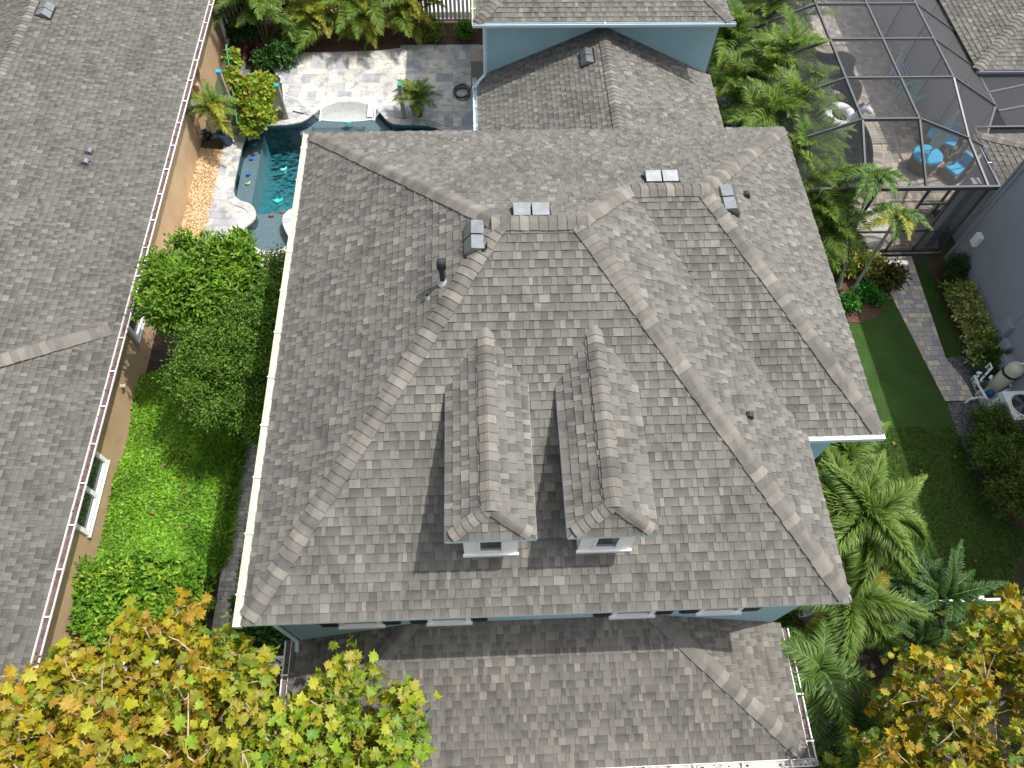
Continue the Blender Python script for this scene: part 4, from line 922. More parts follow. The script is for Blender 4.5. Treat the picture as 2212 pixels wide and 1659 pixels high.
def corner_roof(P, sx, sy, L1, L2, seed):
    """two planes of a hip corner at P, eaves running sx along x and sy along y"""
    hp = P+Vector((sx*3.2, sy*3.2, 3.2*s4)); ex = P+Vector((sx*L1, 0, 0)); ey = P+Vector((0, sy*L2, 0))
    exu = ex+Vector((0, sy*3.2, 3.2*s4)); eyu = ey+Vector((sx*3.2, 0, 3.2*s4))
    ny = Vector((0, -sy*s4, 1)).normalized(); nx = Vector((-sx*s4, 0, 1)).normalized()
    r = roofdeck('wing_roof', ghouse, [([P, ex, exu, hp] if sx*sy > 0 else [P, hp, exu, ex], ny), ([P, hp, eyu, ey] if sx*sy > 0 else [P, ey, eyu, hp], nx)])
    a = frame(P, (sx if sy > 0 else sx, 0, 0), (0, sy, s4)); 
    if a[3].z < 0: a = frame(P, (-sx, 0, 0), (0, sy, s4))
    shingles(f3, a, [[P, ex, exu, hp]], seed, r)
    a = frame(P, (0, sy, 0), (sx, 0, s4))
    if a[3].z < 0: a = frame(P, (0, -sy, 0), (sx, 0, s4))
    shingles(f3, a, [[P, hp, eyu, ey]], seed+1, r)
    caps('hip_cap', r, P, hp, ny, nx, seed+2); return r
corner_roof(u1, 1, 1, 6, 9, 201); corner_roof(Vector((17.85,13.5,2.75)), 1, -1, 6, 6.0, 205)
f3.finish(g_roof)
q = MB(); q.box((19.0,16.4,0), (24,25,2.8)); q.box((18.2,11.2,0), (24,13.2,2.65)); q.build('wing_wall', GREY, ghouse)
gutter(ghouse, (18.7,16.09,2.9), (24.5,16.09,2.9), (0,-1,0), GREY, hang=9, w=.1, h=.1); gutter(ghouse, (17.84,11.25,2.75), (17.84,13.5,2.75), (-1,0,0), GREY, hang=9, w=.1, h=.1)
q = MB(); q.box((18.1,16.45,2.0), (18.12,16.46,2.01)); 
# boxes on the grey wall
def wallbox(name, label, cat, px, py, z0, w_, h_, d_, mat, bevel=.012):
    y = onx(px, py, GX-d_).y; b_ = MB(); b_.box((GX-.004, y-w_/2, z0), (GX-d_, y+w_/2, z0+h_)); b_.box((GX-d_-.001, y-w_*.38, z0+h_*.15), (GX-d_-.01, y+w_*.38, z0+h_*.85))
    return single(name, b_, mat, label, cat, bevel=bevel)
zb_ = onx(2103, 520, GX-.2).z
wallbox('control_box', 'white control box mounted on the grey wall above the dark shrub', 'control box', 2103, 520, max(.5, zb_-.2), .24, .36, .14, WHITE)
wallbox('utility_box', 'square grey utility box on the grey wall, upper of two', 'utility box', 2173, 702, 1.05, .34, .36, .14, GREY)
wallbox('utility_box', 'grey utility box with small meter dome on the grey wall beside the corner shrub', 'utility box', 2195, 722, .75, .3, .34, .16, GREY)
wallbox('hose_reel', 'round shouldered grey hose box low on the grey wall', 'hose box', 2196, 760, .55, .42, .42, .26, GREY, .06)
b_ = MB(); y = onx(2148, 680, GX-.05).y; b_.box((GX-.004, y-.05, .5), (GX-.06, y+.05, .6)); b_.box((GX-.061, y-.03, .52), (GX-.075, y+.03, .58)); single('wall_outlet', b_, WHITE, 'small pale outlet cover on the grey wall', 'outlet')

# ================================================================ SCREEN CAGE
FRAMEM = plain('bronze_frame', (.075,.08,.085), .35, .1, 5, bmp=0, spec=.6)
m, t, b = nodes('screen_mesh'); tr = N(t, 'ShaderNodeBsdfTransparent'); ms = N(t, 'ShaderNodeMixShader'); lw = N(t, 'ShaderNodeLayerWeight'); lw.inputs[0].default_value = .45
b.inputs['Base Color'].default_value = (.05,.052,.056,1); b.inputs['Roughness'].default_value = .75
mr = N(t, 'ShaderNodeMapRange'); mr.inputs['To Min'].default_value = .14; mr.inputs['To Max'].default_value = .75
t.links.new(lw.outputs['Facing'], mr.inputs['Value']); t.links.new(mr.outputs[0], ms.inputs[0])
t.links.new(tr.outputs[0], ms.inputs[1]); t.links.new(b.outputs[0], ms.inputs[2]); t.links.new(ms.outputs[0], t.nodes['Material Output'].inputs[0]); SCREEN = m
cage = thing('screen_cage', 'dark aluminium screen enclosure with mansard top over a pool', 'pool cage', (15, 17, 0))
ze, zt = 2.7, 3.7; FY = 11.5
def bar(name, p, q_, w_=.055, h_=.07):
    b_ = MB(); b_.beam(p, q_, w_, h_); return b_.build(name, FRAMEM, cage)
def pane_(*P):
    b_ = MB(); b_.add(P, [tuple(range(len(P)))]); return b_.build('screen_panel', SCREEN, cage)
YS = [13.05, 14.72, 16.42, 18.1, 19.8, 21.6]
XL, X1, X2, X3, XR = 11.7, 13.93, 15.5, 17.02, 18.87
fl, f1_, f2_, f3_, fr_ = (Vector((x, FY, ze)) for x in (XL, 14.05, 15.72, 17.45, 17.78))
def row(i):
    y = YS[i]
    if i == 0: return [Vector((XL,y,ze)), Vector((X1,y,zt)), Vector((X2,y,zt)), Vector((17.28,y,3.0)), Vector((17.88,y,ze))]
    return [Vector((XL,y,ze)), Vector((X1,y,zt)), Vector((X2,y,zt)), Vector((X3,y,zt)), Vector((XR,y,ze))]
bar('eave_beam', fl, fr_, .07, .12)
prev = [fl, f1_, f2_, f3_, fr_]
for i in range(len(YS)):
    cur = row(i)
    for k in range(4): bar('roof_beam', cur[k], cur[k+1], .05, .09)
    for k in range(5): bar('purlin' if 0 < k < 4 else 'eave_beam', prev[k], cur[k])
    dz = Vector((0, 0, .01))
    for k in range(4):
        a, b__, c__, d__ = prev[k]+dz, prev[k+1]+dz, cur[k+1]+dz, cur[k]+dz
        pane_(a, b__, c__); pane_(a, c__, d__)
    prev = cur
    for x in (XL, (17.88 if i == 0 else XR)): bar('post', (x, YS[i], 0), (x, YS[i], ze))
bar('eave_beam', (17.88,13.05,ze), (17.9,13.8,ze)); bar('eave_beam', (17.9,13.82,ze), (21.5,13.82,ze), .06, .1)
pane_((18.87,13.85,ze+.02), (21.5,13.85,ze+.02), (21.5,16.1,ze+.02), (18.87,16.1,ze+.02))
bar('roof_beam', (18.87,14.5,ze), (21.5,15.1,ze)); bar('roof_beam', (18.87,15.3,ze), (21.5,16.0,ze))
for x in (11.7, 13.0, 14.4, 15.85, 16.68, 17.5): bar('post', (x, FY, 0), (x, FY, ze-.06), .06, .06)
bar('mid_rail', (11.7,FY,.95), (15.82,FY,.95), .045, .06); bar('mid_rail', (16.71,FY,.95), (17.5,FY,.95), .045, .06); bar('door_rail', (15.88,FY,2.1), (16.65,FY,2.1), .045, .06); bar('door_rail', (15.88,FY,1.0), (16.65,FY,1.0), .045, .09)
q = MB(); q.box((11.7,FY-.03,.03), (17.5,FY+.03,.15)); q.build('kick_plate', FRAMEM, cage)
for x0_, x1_ in ((11.7,13.0),(13.0,14.4),(14.4,15.85),(15.85,16.68),(16.68,17.5)): pane_((x0_,FY+.01,.1), (x1_,FY+.01,.1), (x1_,FY+.01,ze), (x0_,FY+.01,ze))
for y0_, y1_ in zip(YS[:-1], YS[1:]):
    pane_((XL-.01,y0_,.1), (XL-.01,y1_,.1), (XL-.01,y1_,ze), (XL-.01,y0_,ze))
pc_ = MB(); cx_, cy_ = 17.3, 11.85; pc_.box((cx_-.12, cy_-.12, .05), (cx_+.12, cy_+.12, 2.6)); pc_.box((cx_-.15, cy_-.15, .05), (cx_+.15, cy_+.15, .25)); single('grey_column', pc_, GREY, 'square dark grey column inside the cage corner', 'column')
# cage contents
WICK = plain('brown_wicker', (.13,.10,.075), .8, .35, 40, 120, bmp=.9); AQUA = plain('turquoise_cushion', (.04,.36,.62), .8, .08, 6, bmp=.1); TEAL = plain('teal_plastic', (.09,.38,.36), .5, .08, bmp=0)
COVER = plain('cream_cover', (.62,.60,.55), .85, .1, 5, 30, bmp=.4); PALEC = plain('pale_tufted_cushion', (.42,.55,.50), .8, .12, 5, bmp=.2); UMB = plain('pale_blue_umbrella', (.36,.52,.56), .7, .1, 9, bmp=.1)
tp = at(2003, 338, .55); tb = thing('patio_table', 'round wicker table with turquoise top inside the screen cage', 'table', (tp.x, tp.y, .055))
q = MB(); q.lathe([(.40,0),(.43,.2),(.44,.48)], (tp.x, tp.y, .055), seg=28); q.build('wicker_base', WICK, tb)
q = MB(); q.lathe([(.45,.485),(.465,.52),(.455,.58),(.42,.60),(0,.605)], (tp.x, tp.y, .055), seg=28); q.build('cushion', AQUA, tb, smooth=True)
um = thing('closed_umbrella', 'folded pale blue umbrella standing through the turquoise table', 'umbrella', (tp.x, tp.y, .66))
q = MB(); q.tube([(tp.x, tp.y, .66), (tp.x, tp.y, 2.35)], .02, 8); q.build('pole', VENTM, um)
q = MB(); n_ = 16; V = []
for h_, r_ in ((1.0,.13),(1.25,.15),(1.6,.10),(2.0,.07),(2.3,.03)): V += [Vector((tp.x+math.cos(2*math.pi*k/n_)*r_*(1.3 if k % 2 else .75), tp.y+math.sin(2*math.pi*k/n_)*r_*(1.3 if k % 2 else .75), h_)) for k in range(n_)]
q.add(V, [(i*n_+k, i*n_+(k+1) % n_, (i+1)*n_+(k+1) % n_, (i+1)*n_+k) for i in range(4) for k in range(n_)]+[tuple(range(4*n_, 5*n_))]); q.build('canopy', UMB, um)
def tub_chair(label, x, y, rz, w_=.36, cat='chair', seats=1):
    t = thing('wicker_chair' if seats == 1 else 'wicker_loveseat', label, cat, (x, y, .055), None)
    R_ = Matrix.Translation((x, y, .055))@Matrix.Rotation(rz, 4, 'Z')
    q = MB(); n = 14; V = []
    for r, h in ((w_*1.02,0),(w_*1.12,.35),(w_*1.16,.62),(w_*1.02,.63),(w_*.95,.3)):
        for k in range(n+1):
            a = math.radians(-20+220*k/n); V.append(R_@Vector((math.cos(a)*r*seats, math.sin(a)*r, h*(.72+.28*math.sin(max(0, math.radians(180*k/n)))))))
    m_ = n+1; F = [(i*m_+k, i*m_+k+1, (i+1)*m_+k+1, (i+1)*m_+k) for i in range(4) for k in range(n)]+[(0,m_,2*m_,3*m_,4*m_), (n,4*m_+n,3*m_+n,2*m_+n,m_+n)]
    q.add(V, F); q.build('backrest', WICK, t, smooth=True)
    q = MB(); q.add([R_@Vector((sx*w_*.95*seats, sy, h)) for h in (0,.28) for sx, sy in ((-1,-.42),(1,-.42),(1,.25),(-1,.25))], [(3,2,1,0),(4,5,6,7),(0,1,5,4),(1,2,6,5),(2,3,7,6),(3,0,4,7)]); q.build('seat_base', WICK, t)
    for k in range(seats):
        xo = (k-(seats-1)/2)*w_*1.7
        q = MB(); q.add([R_@Vector((xo+sx*w_*.66, sy, h)) for h in (.285,.40) for sx, sy in ((-1,-.40),(1,-.40),(1,.22),(-1,.22))], [(3,2,1,0),(4,5,6,7),(0,1,5,4),(1,2,6,5),(2,3,7,6),(3,0,4,7)]); q.build('seat_cushion', AQUA, t, bevel=.03)
        q = MB(); q.add([R_@Vector((xo+sx*w_*.5, .16+sy+h*.12, .41+h)) for h in (0,.34) for sx, sy in ((-1,0),(1,0),(1,.12),(-1,.12))], [(3,2,1,0),(4,5,6,7),(0,1,5,4),(1,2,6,5),(2,3,7,6),(3,0,4,7)]); q.build('back_cushion', AQUA, t, bevel=.03)
    return t
p_ = at(2066, 365, .3); tub_chair('curved wicker chair with turquoise cushions, nearest the cage corner', p_.x, p_.y, math.radians(-60))
p_ = at(2034, 297, .3); tub_chair('wicker loveseat with turquoise cushions behind the round table', p_.x, p_.y, math.radians(-35), .31, 'loveseat', 2)
p_ = at(2053, 340, .2); q = MB(); rng = random.Random(4)
for k in range(9):
    a = rng.random()*6.28; pts = [(p_.x+rng.uniform(-.1,.1), p_.y+rng.uniform(-.1,.1), .06)]
    for j in range(4): pts.append((pts[-1][0]+math.cos(a+j*rng.uniform(-.8,.8))*.12, pts[-1][1]+math.sin(a+j*.7)*.12, pts[-1][2]+rng.uniform(.02,.16)))
    q.tube(pts, [.03,.028,.022,.016,.008], 6)
single('driftwood_sculpture', q, BARK, 'twisted dark driftwood piece between the wicker chairs', 'sculpture')
p_ = at(1960, 130, .4); lg = thing('chaise_lounge', 'pale tufted chaise lounge with raised back under the cage', 'lounge chair', (p_.x, p_.y, .055))
R_ = Matrix.Translation((p_.x, p_.y, .055))@Matrix.Rotation(math.radians(-32), 4, 'Z')
def rbox(b_, a, c, R_): 
    k = len(b_.V); b_.box(a, c)
    for i in range(k, len(b_.V)): b_.V[i] = R_@b_.V[i]
q = MB(); rbox(q, (-.36,-1.0,.12), (.36,.95,.2), R_)
for sx in (-.3,.3):
    for sy in (-.9,.8): rbox(q, (sx-.03,sy-.03,0), (sx+.03,sy+.03,.12), R_)
q.build('frame', WICK, lg)
q = MB()
for i in range(4):
    for j in range(4): rbox(q, (-.34+i*.172,-.98+j*.27,.2), (-.34+i*.172+.165,-.98+j*.27+.262,.31), R_)
q.build('seat_cushion', PALEC, lg, bevel=.04)
q = MB(); R2 = R_@Matrix.Translation((0,.1,.22))@Matrix.Rotation(math.radians(38), 4, 'X')
for i in range(4):
    for j in range(4): rbox(q, (-.34+i*.172,.02+j*.235,0), (-.34+i*.172+.165,.02+j*.235+.225,.11), R2)
q.build('back_cushion', PALEC, lg, bevel=.04)
m, t, b = nodes('striped_towel'); tc = N(t, 'ShaderNodeTexCoord'); wv = N(t, 'ShaderNodeTexWave'); wv.inputs['Scale'].default_value = 2.2; wv.bands_direction = 'X'; t.links.new(tc.outputs['Object'], wv.inputs[0]); t.links.new(ramp(t, wv.outputs['Fac'], [(.45, (.04,.10,.38)), (.75, (.35,.42,.62))]), b.inputs['Base Color']); b.inputs['Roughness'].default_value = .9
p2_ = at(1962, 152, .45); q = MB(); rbox(q, (-.30,-1.05,.315), (.33,-.35,.335), R_); rbox(q, (-.30,-1.05,.05), (.33,-1.03,.33), R_); single('towel', q, m, 'blue striped towel spread over the foot of the chaise lounge', 'towel')
p_ = at(1974, 205, .4); ad = thing('adirondack_chair', 'teal slatted Adirondack chair beside the chaise lounge', 'chair', (p_.x, p_.y, .055)); R_ = Matrix.Translation((p_.x, p_.y, .055))@Matrix.Rotation(math.radians(-60), 4, 'Z')
for i in range(5):
    q = MB(); R2 = R_@Matrix.Translation((0,.12,.28))@Matrix.Rotation(math.radians(62), 4, 'X'); rbox(q, (-.29+i*.118,0,0), (-.29+i*.118+.1,.72-.03*(i-2)**2,.02), R2); q.build('back_slat', TEAL, ad)
for i in range(5):
    q = MB(); rbox(q, (-.28,-.42+i*.11,.38-i*.022), (.28,-.33+i*.11,.40-i*.022), R_); q.build('seat_slat', TEAL, ad)
for sx in (-1, 1):
    q = MB(); rbox(q, (sx*.30,-.45,.56), (sx*.42,.25,.585), R_); q.build('arm', TEAL, ad)
    q = MB(); rbox(q, (sx*.31,-.42,0), (sx*.36,-.32,.56), R_); q.build('leg', TEAL, ad); q = MB(); rbox(q, (sx*.31,.2,0), (sx*.36,.28,.56), R_); q.build('leg', TEAL, ad)
p_ = at(1848, 492, .5); q = MB(); n_ = 48; V = []
for j, (h_, r_) in enumerate(((0,.98),(.12,1.0),(.5,.98),(.62,.92),(.74,.72),(.80,.4),(.82,.05))):
    V += [Vector((p_.x+math.cos(2*math.pi*k/n_)*r_*(1+(.018 if k % 2 else -.012)*(1.4-h_)), p_.y+math.sin(2*math.pi*k/n_)*r_*.8*(1+(.018 if k % 2 else -.012)*(1.4-h_)), .055+h_)) for k in range(n_)]
q.add(V, [(i*n_+k, i*n_+(k+1) % n_, (i+1)*n_+(k+1) % n_, (i+1)*n_+k) for i in range(6) for k in range(n_)]+[tuple(range(6*n_, 7*n_))]); single('covered_daybed', q, COVER, 'large round daybed under a pleated cream cover by the cage front', 'covered daybed')
# float
p_ = at(1812, 252, 0); px_, py_ = p_.x, p_.y; uf = thing('unicorn_float', 'white inflatable unicorn ring with purple tail floating in the caged pool', 'pool float', (px_, py_, -.1))
VIN = plain('white_inflatable_vinyl', (.75,.77,.8), .25, .03, bmp=0); PUR = plain('purple_inflatable_vinyl', (.28,.07,.34), .3, .1, bmp=0)
q = MB(); q.tube([(px_+.42*math.cos(a), py_+.48*math.sin(a), .02) for a in np.linspace(0, 2*math.pi, 33)[:-1].tolist()+[0.0]], .17, 12); q.build('ring', VIN, uf, smooth=True)
q = MB(); q.tube([(px_+.32,py_-.3,.1),(px_+.40,py_-.38,.38),(px_+.42,py_-.40,.62),(px_+.52,py_-.46,.72),(px_+.66,py_-.56,.66),(px_+.70,py_-.6,.62)], [.17,.15,.12,.13,.09,.05], 12); q.build('head', VIN, uf, smooth=True)
q = MB(); q.tube([(px_+.50,py_-.42,.82),(px_+.58,py_-.44,1.05)], [.035,.005], 8)
for sx in (-.05,.08): q.tube([(px_+.42+sx,py_-.40-sx,.76),(px_+.42+sx*1.5,py_-.40-sx*1.4,.88)], [.03,.004], 6)
q.tube([(px_+.42,py_-.34,.84),(px_+.34,py_-.32,.7),(px_+.30,py_-.28,.45)], [.05,.07,.05], 8); q.build('mane', PUR, uf, smooth=True)
q = MB(); q.tube([(px_-.28,py_+.42,.1),(px_-.32,py_+.48,.35),(px_-.24,py_+.46,.6),(px_-.12,py_+.42,.62)], [.07,.14,.13,.05], 10); q.build('tail', PUR, uf, smooth=True)

# ================================================================ POOL EQUIPMENT
def Z5(x, y): return 1991+.1333*x, 719+.1333*y
tk = at(2146, 838, 0); TANKM = plain('cream_tank', (.60,.55,.44), .4, .05, 6, bmp=0)
tt = thing('filter_tank', 'tall cream cylinder pool filter beside the grey wall', 'pool filter', (tk.x-.05, tk.y, .02)); c_ = Vector((tk.x-.05, tk.y, .02))
q = MB(); q.lathe([(.20,0),(.22,.05),(.205,.1),(.205,1.0),(.19,1.09),(.14,1.16),(.06,1.19),(0,1.2)], c_, seg=24); q.build('body', TANKM, tt, smooth=True)
q = MB(); q.lathe([(.212,.78),(.222,.80),(.222,.85),(.212,.87)], c_, seg=24); q.build('band', PIPEM, tt)
q = MB(); q.tube([c_+Vector((0,0,1.18)), c_+Vector((0,0,1.28)), c_+Vector((.06,0,1.3))], .025, 8); q.box(c_+Vector((-.07,-.02,1.24)), c_+Vector((.07,.02,1.28))); q.build('valve', PVC, tt)
def pv(x, y, z): return at(*Z5(x, y), z)
q = MB(); q.tube([pv(880,720,.1), pv(900,715,.42), pv(1060,545,.55) , pv(1110,500,.75), pv(1140,560,.70), pv(960,760,.38), pv(1000,870,.35)], .032, 8)
q.tube([pv(800,760,.05), pv(860,700,.38), pv(930,850,.35), pv(960,910,.35), pv(1060,1080,.35)], .034, 8)
q.tube([pv(830,790,.05), pv(870,770,.3), pv(920,840,.33)], .028, 8); q.tube([pv(850,870,.05), pv(900,830,.28)], .028, 8); q.tube([pv(880,1000,.05), pv(965,920,.35)], .032, 8)
q.tube([pv(700,1140,.03), pv(790,1070,.2), pv(900,1050,.25), pv(1060,1060,.3)], .03, 8); q.tube([pv(1390,770,.6), pv(1470,900,.4), pv(1370,930,.4), pv(1240,1000,.4)], .034, 8)
q.tube([pv(1100,740,.5), pv(1130,700,.55), pv(1120,780,.3)], .035, 8)
for a_, z_ in ((pv(1060,580,.5), 1), (pv(920,650,.5), 1), (pv(940,860,.36), 1), (pv(880,800,.3), 1)): q.lathe([(.045,-.03),(.048,0),(.045,.03)], a_, seg=12)
single('pvc_plumbing', q, PVC, 'bundle of white PVC pool pipes bending over the gravel', 'pipes', smooth=True)
q = MB(); a_ = pv(960,870,.3); q.lathe([(.09,0),(.1,.1),(.08,.22),(.04,.26),(0,.27)], (a_.x, a_.y, .22), seg=14); q.lathe([(.07,0),(.07,.05)], pv(990,610,.5), seg=12); b2_ = pv(1060,830,.1); q.tube([b2_, b2_+Vector((.25,-.1,.1))], .10, 12); single('pool_valves', q, PIPEM, 'black diverter valves and pump body among the white pipes', 'valve')
q = MB(); a_ = pv(1120,970,.2); q.lathe([(.10,0),(.11,.1),(.09,.2),(.03,.24),(0,.24)], (a_.x, a_.y, .04), seg=16); single('blue_pump', q, plain('blue_plastic', (.02,.12,.28), .4, .3, bmp=0), 'small blue round pump cap beside the filter tank', 'pump')
ac = at(2168, 846, .95); ax, ay = ac.x, ac.y; hx = thing('pool_heater', 'white pool heat pump with large round fan grille on top', 'heat pump', (ax+.45, ay-.35, 0)); S_ = .78
q = MB(); q.box((ax, ay-S_, .08), (ax+S_, ay, .88)); q.build('cabinet', WHITE, hx, bevel=.02)
q = MB(); q.box((ax-.02, ay-S_-.02, .881), (ax+S_+.02, ay+.02, .93)); q.lathe([(.36,.931),(.36,.965),(.32,.965),(.30,.936),(.0,.936)], (ax+S_/2, ay-S_/2, 0), seg=32); q.build('top_panel', WHITE, hx)
q = MB(); q.lathe([(.30,.938),(0,.939)], (ax+S_/2, ay-S_/2, 0), seg=32); q.build('fan_well', VENTB, hx)
for k in range(4):
    a = k*math.pi/2+.4; q = MB(); c_ = Vector((ax+S_/2, ay-S_/2, .945)); d_ = Vector((math.cos(a), math.sin(a), 0)); s_ = Vector((-d_.y, d_.x, 0))
    q.add([c_+d_*.05-s_*.03, c_+d_*.05+s_*.03, c_+d_*.27+s_*.13+Vector((0,0,.012)), c_+d_*.29-s_*.04], [(0,1,2,3)]); q.build('fan_blade', VENTM, hx)
q = MB(); q.lathe([(.06,.946),(.06,.97),(0,.972)], (ax+S_/2, ay-S_/2, 0), seg=16)
for r_ in (.10,.16,.22,.28): q.tube([(ax+S_/2+r_*math.cos(a), ay-S_/2+r_*math.sin(a), .972) for a in np.linspace(0, 2*math.pi, 25)], .003, 4)
q.build('fan_guard', VENTM, hx)
q = MB(); q.box((ax-.006, ay-S_*.35, .35), (ax-.001, ay-S_*.15, .6)); q.build('label_plate', GUTW, hx)
q = MB(); q.box((16.9,4.6,.02), (17.58,6.95,.07)); single('equipment_slab', q, ALLEY, 'low concrete slab under the pool equipment', 'slab')

# ================================================================ FENCES
def picket_fence(label, p0, p1, h=1.25, sp=.16, pw=.055, post=1.8, z0=0, gap0=.09, solid=False):
    p0, p1 = Vector((*p0, z0)), Vector((*p1, z0)); d = (p1-p0); L = d.length; d.normalize(); s_ = Vector((-d.y, d.x, 0))
    t = thing('white_fence', label, 'fence', tuple(p0)); up = Vector((0,0,1))
    n = int(L/sp); k = 0; me = None
    for i in range(n):
        c = p0+d*(i+.5)*L/n
        if me is None: q = MB(); q.beam(up*gap0, up*(h-.02), pw, .022, up=s_) ; me = mesh('picket', q.V, q.F, WHITE)
        link('picket', me, t, Matrix.Translation(c))
    for z in (gap0+.06, h-.04): q = MB(); q.beam(p0+up*z, p1+up*z, .05, .09); q.build('rail', WHITE, t)
    m_ = max(1, round(L/post)); 
    for i in range(m_+1):
        c = p0+d*i*L/m_; q = MB(); q.beam(c, c+up*(h+.05), .1, .1, up=s_); o = q.build('post', WHITE, t)
        q = MB(); a = [c+up*(h+.05)+Vector((x*.068, y*.068, 0)) for x, y in ((-1,-1),(1,-1),(1,1),(-1,1))]; b_ = [v+up*.03 for v in a]; q.add(a+b_+[c+up*(h+.12)], [(0,1,5,4),(1,2,6,5),(2,3,7,6),(3,0,4,7),(4,5,8),(5,6,8),(6,7,8),(7,4,8)]); q.build('post_cap', WHITE, o)
    return t
picket_fence('long white picket fence behind the patio palms', (-4.2, 22.75), (3.85, 22.75), 1.35, .15, .095)
picket_fence('short white fence running back from the tan house corner', (-5.35, 21.6), (-4.3, 22.7), 1.35)
picket_fence('white picket fence across the side yard behind the bright sycamore', (-4.55, .32), (-.15, .32), 1.1, .15)
picket_fence('open white gate leaf beside the tan wall', (-5.38, .25), (-4.75, .05), 1.15, .14, post=2)
picket_fence('white fence at the front of the right lawn', (9.3, .92), (17.5, .92), 1.2, .13)

# ================================================================ PATIO THINGS
WOODP = plain('weathered_post', (.30,.26,.21), .85, .2, 12, 60, bmp=.4); CAPT = plain('teal_paint', (.02,.28,.27), .5, .1, bmp=0); CAPB = plain('bright_blue_paint', (.03,.28,.55), .5, .1, bmp=0)
def post(label, x, y, h, cap, base_w=.13):
    t = thing('hammock_post', label, 'post', (x, y, .06)); q = MB(); q.box((x-.06, y-.06, .06), (x+.06, y+.06, h)); q.build('shaft', WOODP, t, bevel=.006); q = MB(); q.box((x-.075, y-.075, h), (x+.075, y+.075, h+.06)); q.build('cap', cap, t, bevel=.008)
    q = MB(); q.tube([(x, y, h*.75), (x+(.09 if x < 0 else -.09), y, h*.75)], .012, 6); q.build('hook', VENTM, t); return t
post('square wooden post with teal cap at the left end of the hammock', -2.79, 17.62, 1.33, CAPT); post('square wooden post with teal cap between hammock and potted palm', 1.12, 17.6, 1.33, CAPT)
pbx = at(470, 150, 2.3); post('post with bright blue cap rising out of the vine', pbx.x, pbx.y, 2.2, CAPB)
hm = thing('hammock', 'white rope hammock with spreader bars strung over the pool alcove', 'hammock', (-.55, 17.15, .85))
ROPE = plain('white_rope', (.72,.72,.70), .8, .05, bmp=0)
hx0, hx1, hy0, hy1 = -1.43, .30, 16.6, 17.7
def hz(u, v): return .86-.17*math.sin(math.pi*u)*(.45+.55*math.sin(math.pi*v))
q = MB(); nu, nv = 22, 15
def hp(i, j): u, v = i/nu, j/nv; return Vector((hx0+(hx1-hx0)*u, hy0+(hy1-hy0)*v, hz(u, v)))
for i in range(nu):
    for j in range(nv+1):
        if j < nv: q.beam(hp(i, j), hp(i+1, j+1), .010, .008); q.beam(hp(i, j+1), hp(i+1, j), .010, .008)
for j in (0, nv):
    for i in range(nu): q.beam(hp(i, j), hp(i+1, j), .022, .016)
net = q.build('net', ROPE, hm)
for x in (hx0, hx1): q = MB(); q.tube([(x, hy0-.08, .87), (x, hy1+.08, .87)], .022, 8); q.build('spreader_bar', WHITE, hm)
for x, hk in ((hx0, Vector((-2.68,17.62,1.02))), (hx1, Vector((1.02,17.6,1.02)))):
    q = MB()
    for j in range(10): q.beam((x, hy0+(hy1-hy0)*j/9, .87), tuple(Vector((x, (hy0+hy1)/2, .87)).lerp(hk, .62)), .008, .008)
    q.beam(tuple(Vector((x, (hy0+hy1)/2, .87)).lerp(hk, .62)), hk, .02, .02); q.build('cord', ROPE, hm)
q = MB(); q.add([(hx1-.24+a*.12, hy0+.08+b__*.94, hz(.93, .5)+.03+c__*.06) for c__ in (0, 1) for a, b__ in ((0,0),(1.5,0),(1.5,1),(0,1))], [(3,2,1,0),(4,5,6,7),(0,1,5,4),(1,2,6,5),(2,3,7,6),(3,0,4,7)])
single('hammock_pillow', q, WHITE, 'long white pillow at the right end of the hammock', 'pillow', bevel=.025)
q = MB(); q.beam((-2.05,17.75,.07), (-2.62,17.95,.09), .022, .022); single('pool_pole', q, PIPEM, 'short dark rod lying on the pale patio beside the left post', 'pole')
q = MB(); q.lathe([(.11,0),(.13,.12),(.12,.26),(.09,.33),(.05,.36),(0,.37)], (-3.0, 17.72, .06), seg=14); single('stone_statue', q, BARK, 'squat grey stone garden figure at the foot of the left post', 'ornament', smooth=True)
hs = at(998, 200, .07); q = MB(); rng = random.Random(8); pts = []
for k in range(64):
    a = k*.36; r_ = .26+.05*math.sin(k*.23)+.0*k; pts.append((hs.x+r_*math.cos(a)+.05*math.sin(k*.11), hs.y+r_*1.15*math.sin(a)+.08*math.cos(k*.09), .085+.004*(k//17)))
pts = [(3.45, hs.y+.75, .09), (hs.x+.42, hs.y+.55, .09)]+pts; q.tube(pts, .016, 6); single('garden_hose', q, PIPEM, 'loosely coiled black garden hose on the shaded patio', 'hose')
q = MB(); q.box((3.42,19.2,.06), (3.85,19.75,1.0)); q.box((3.38,19.15,1.001), (3.88,19.8,1.05)); q.box((3.415,19.25,.12), (3.419,19.7,.9)); single('storage_cabinet', q, WOODP, 'brown cabinet against the wall of the garage wing', 'cabinet')
q = MB(); q.lathe([(.13,0),(.17,.4),(.18,.42),(.15,.42),(.13,.1),(0,.1)], (3.55, 20.2, .06), seg=18); single('white_bucket', q, WHITE, 'white bucket beside the brown cabinet', 'bucket', smooth=True)
def small_toy(label, px, py, z, col, name='pool_toy', r_=.12):
    p = at(px, py, z); q = MB(); q.lathe([(r_*.3,0),(r_,.02),(r_*.95,.05),(r_*.4,.08),(0,.085)], p, seg=14); q.tube([p+Vector((r_*.8,0,.03)), p+Vector((r_*1.5,.05,.03)), p+Vector((r_*1.9,.14,.03))], [.04,.03,.01], 6); q.tube([p+Vector((-r_*.8,0,.03)), p+Vector((-r_*1.5,.04,.03))], [.035,.02], 6)
    return single(name, q, plain('toy_'+label.split()[0], col, .4, .3, 25, bmp=0), label, 'pool toy', smooth=True)
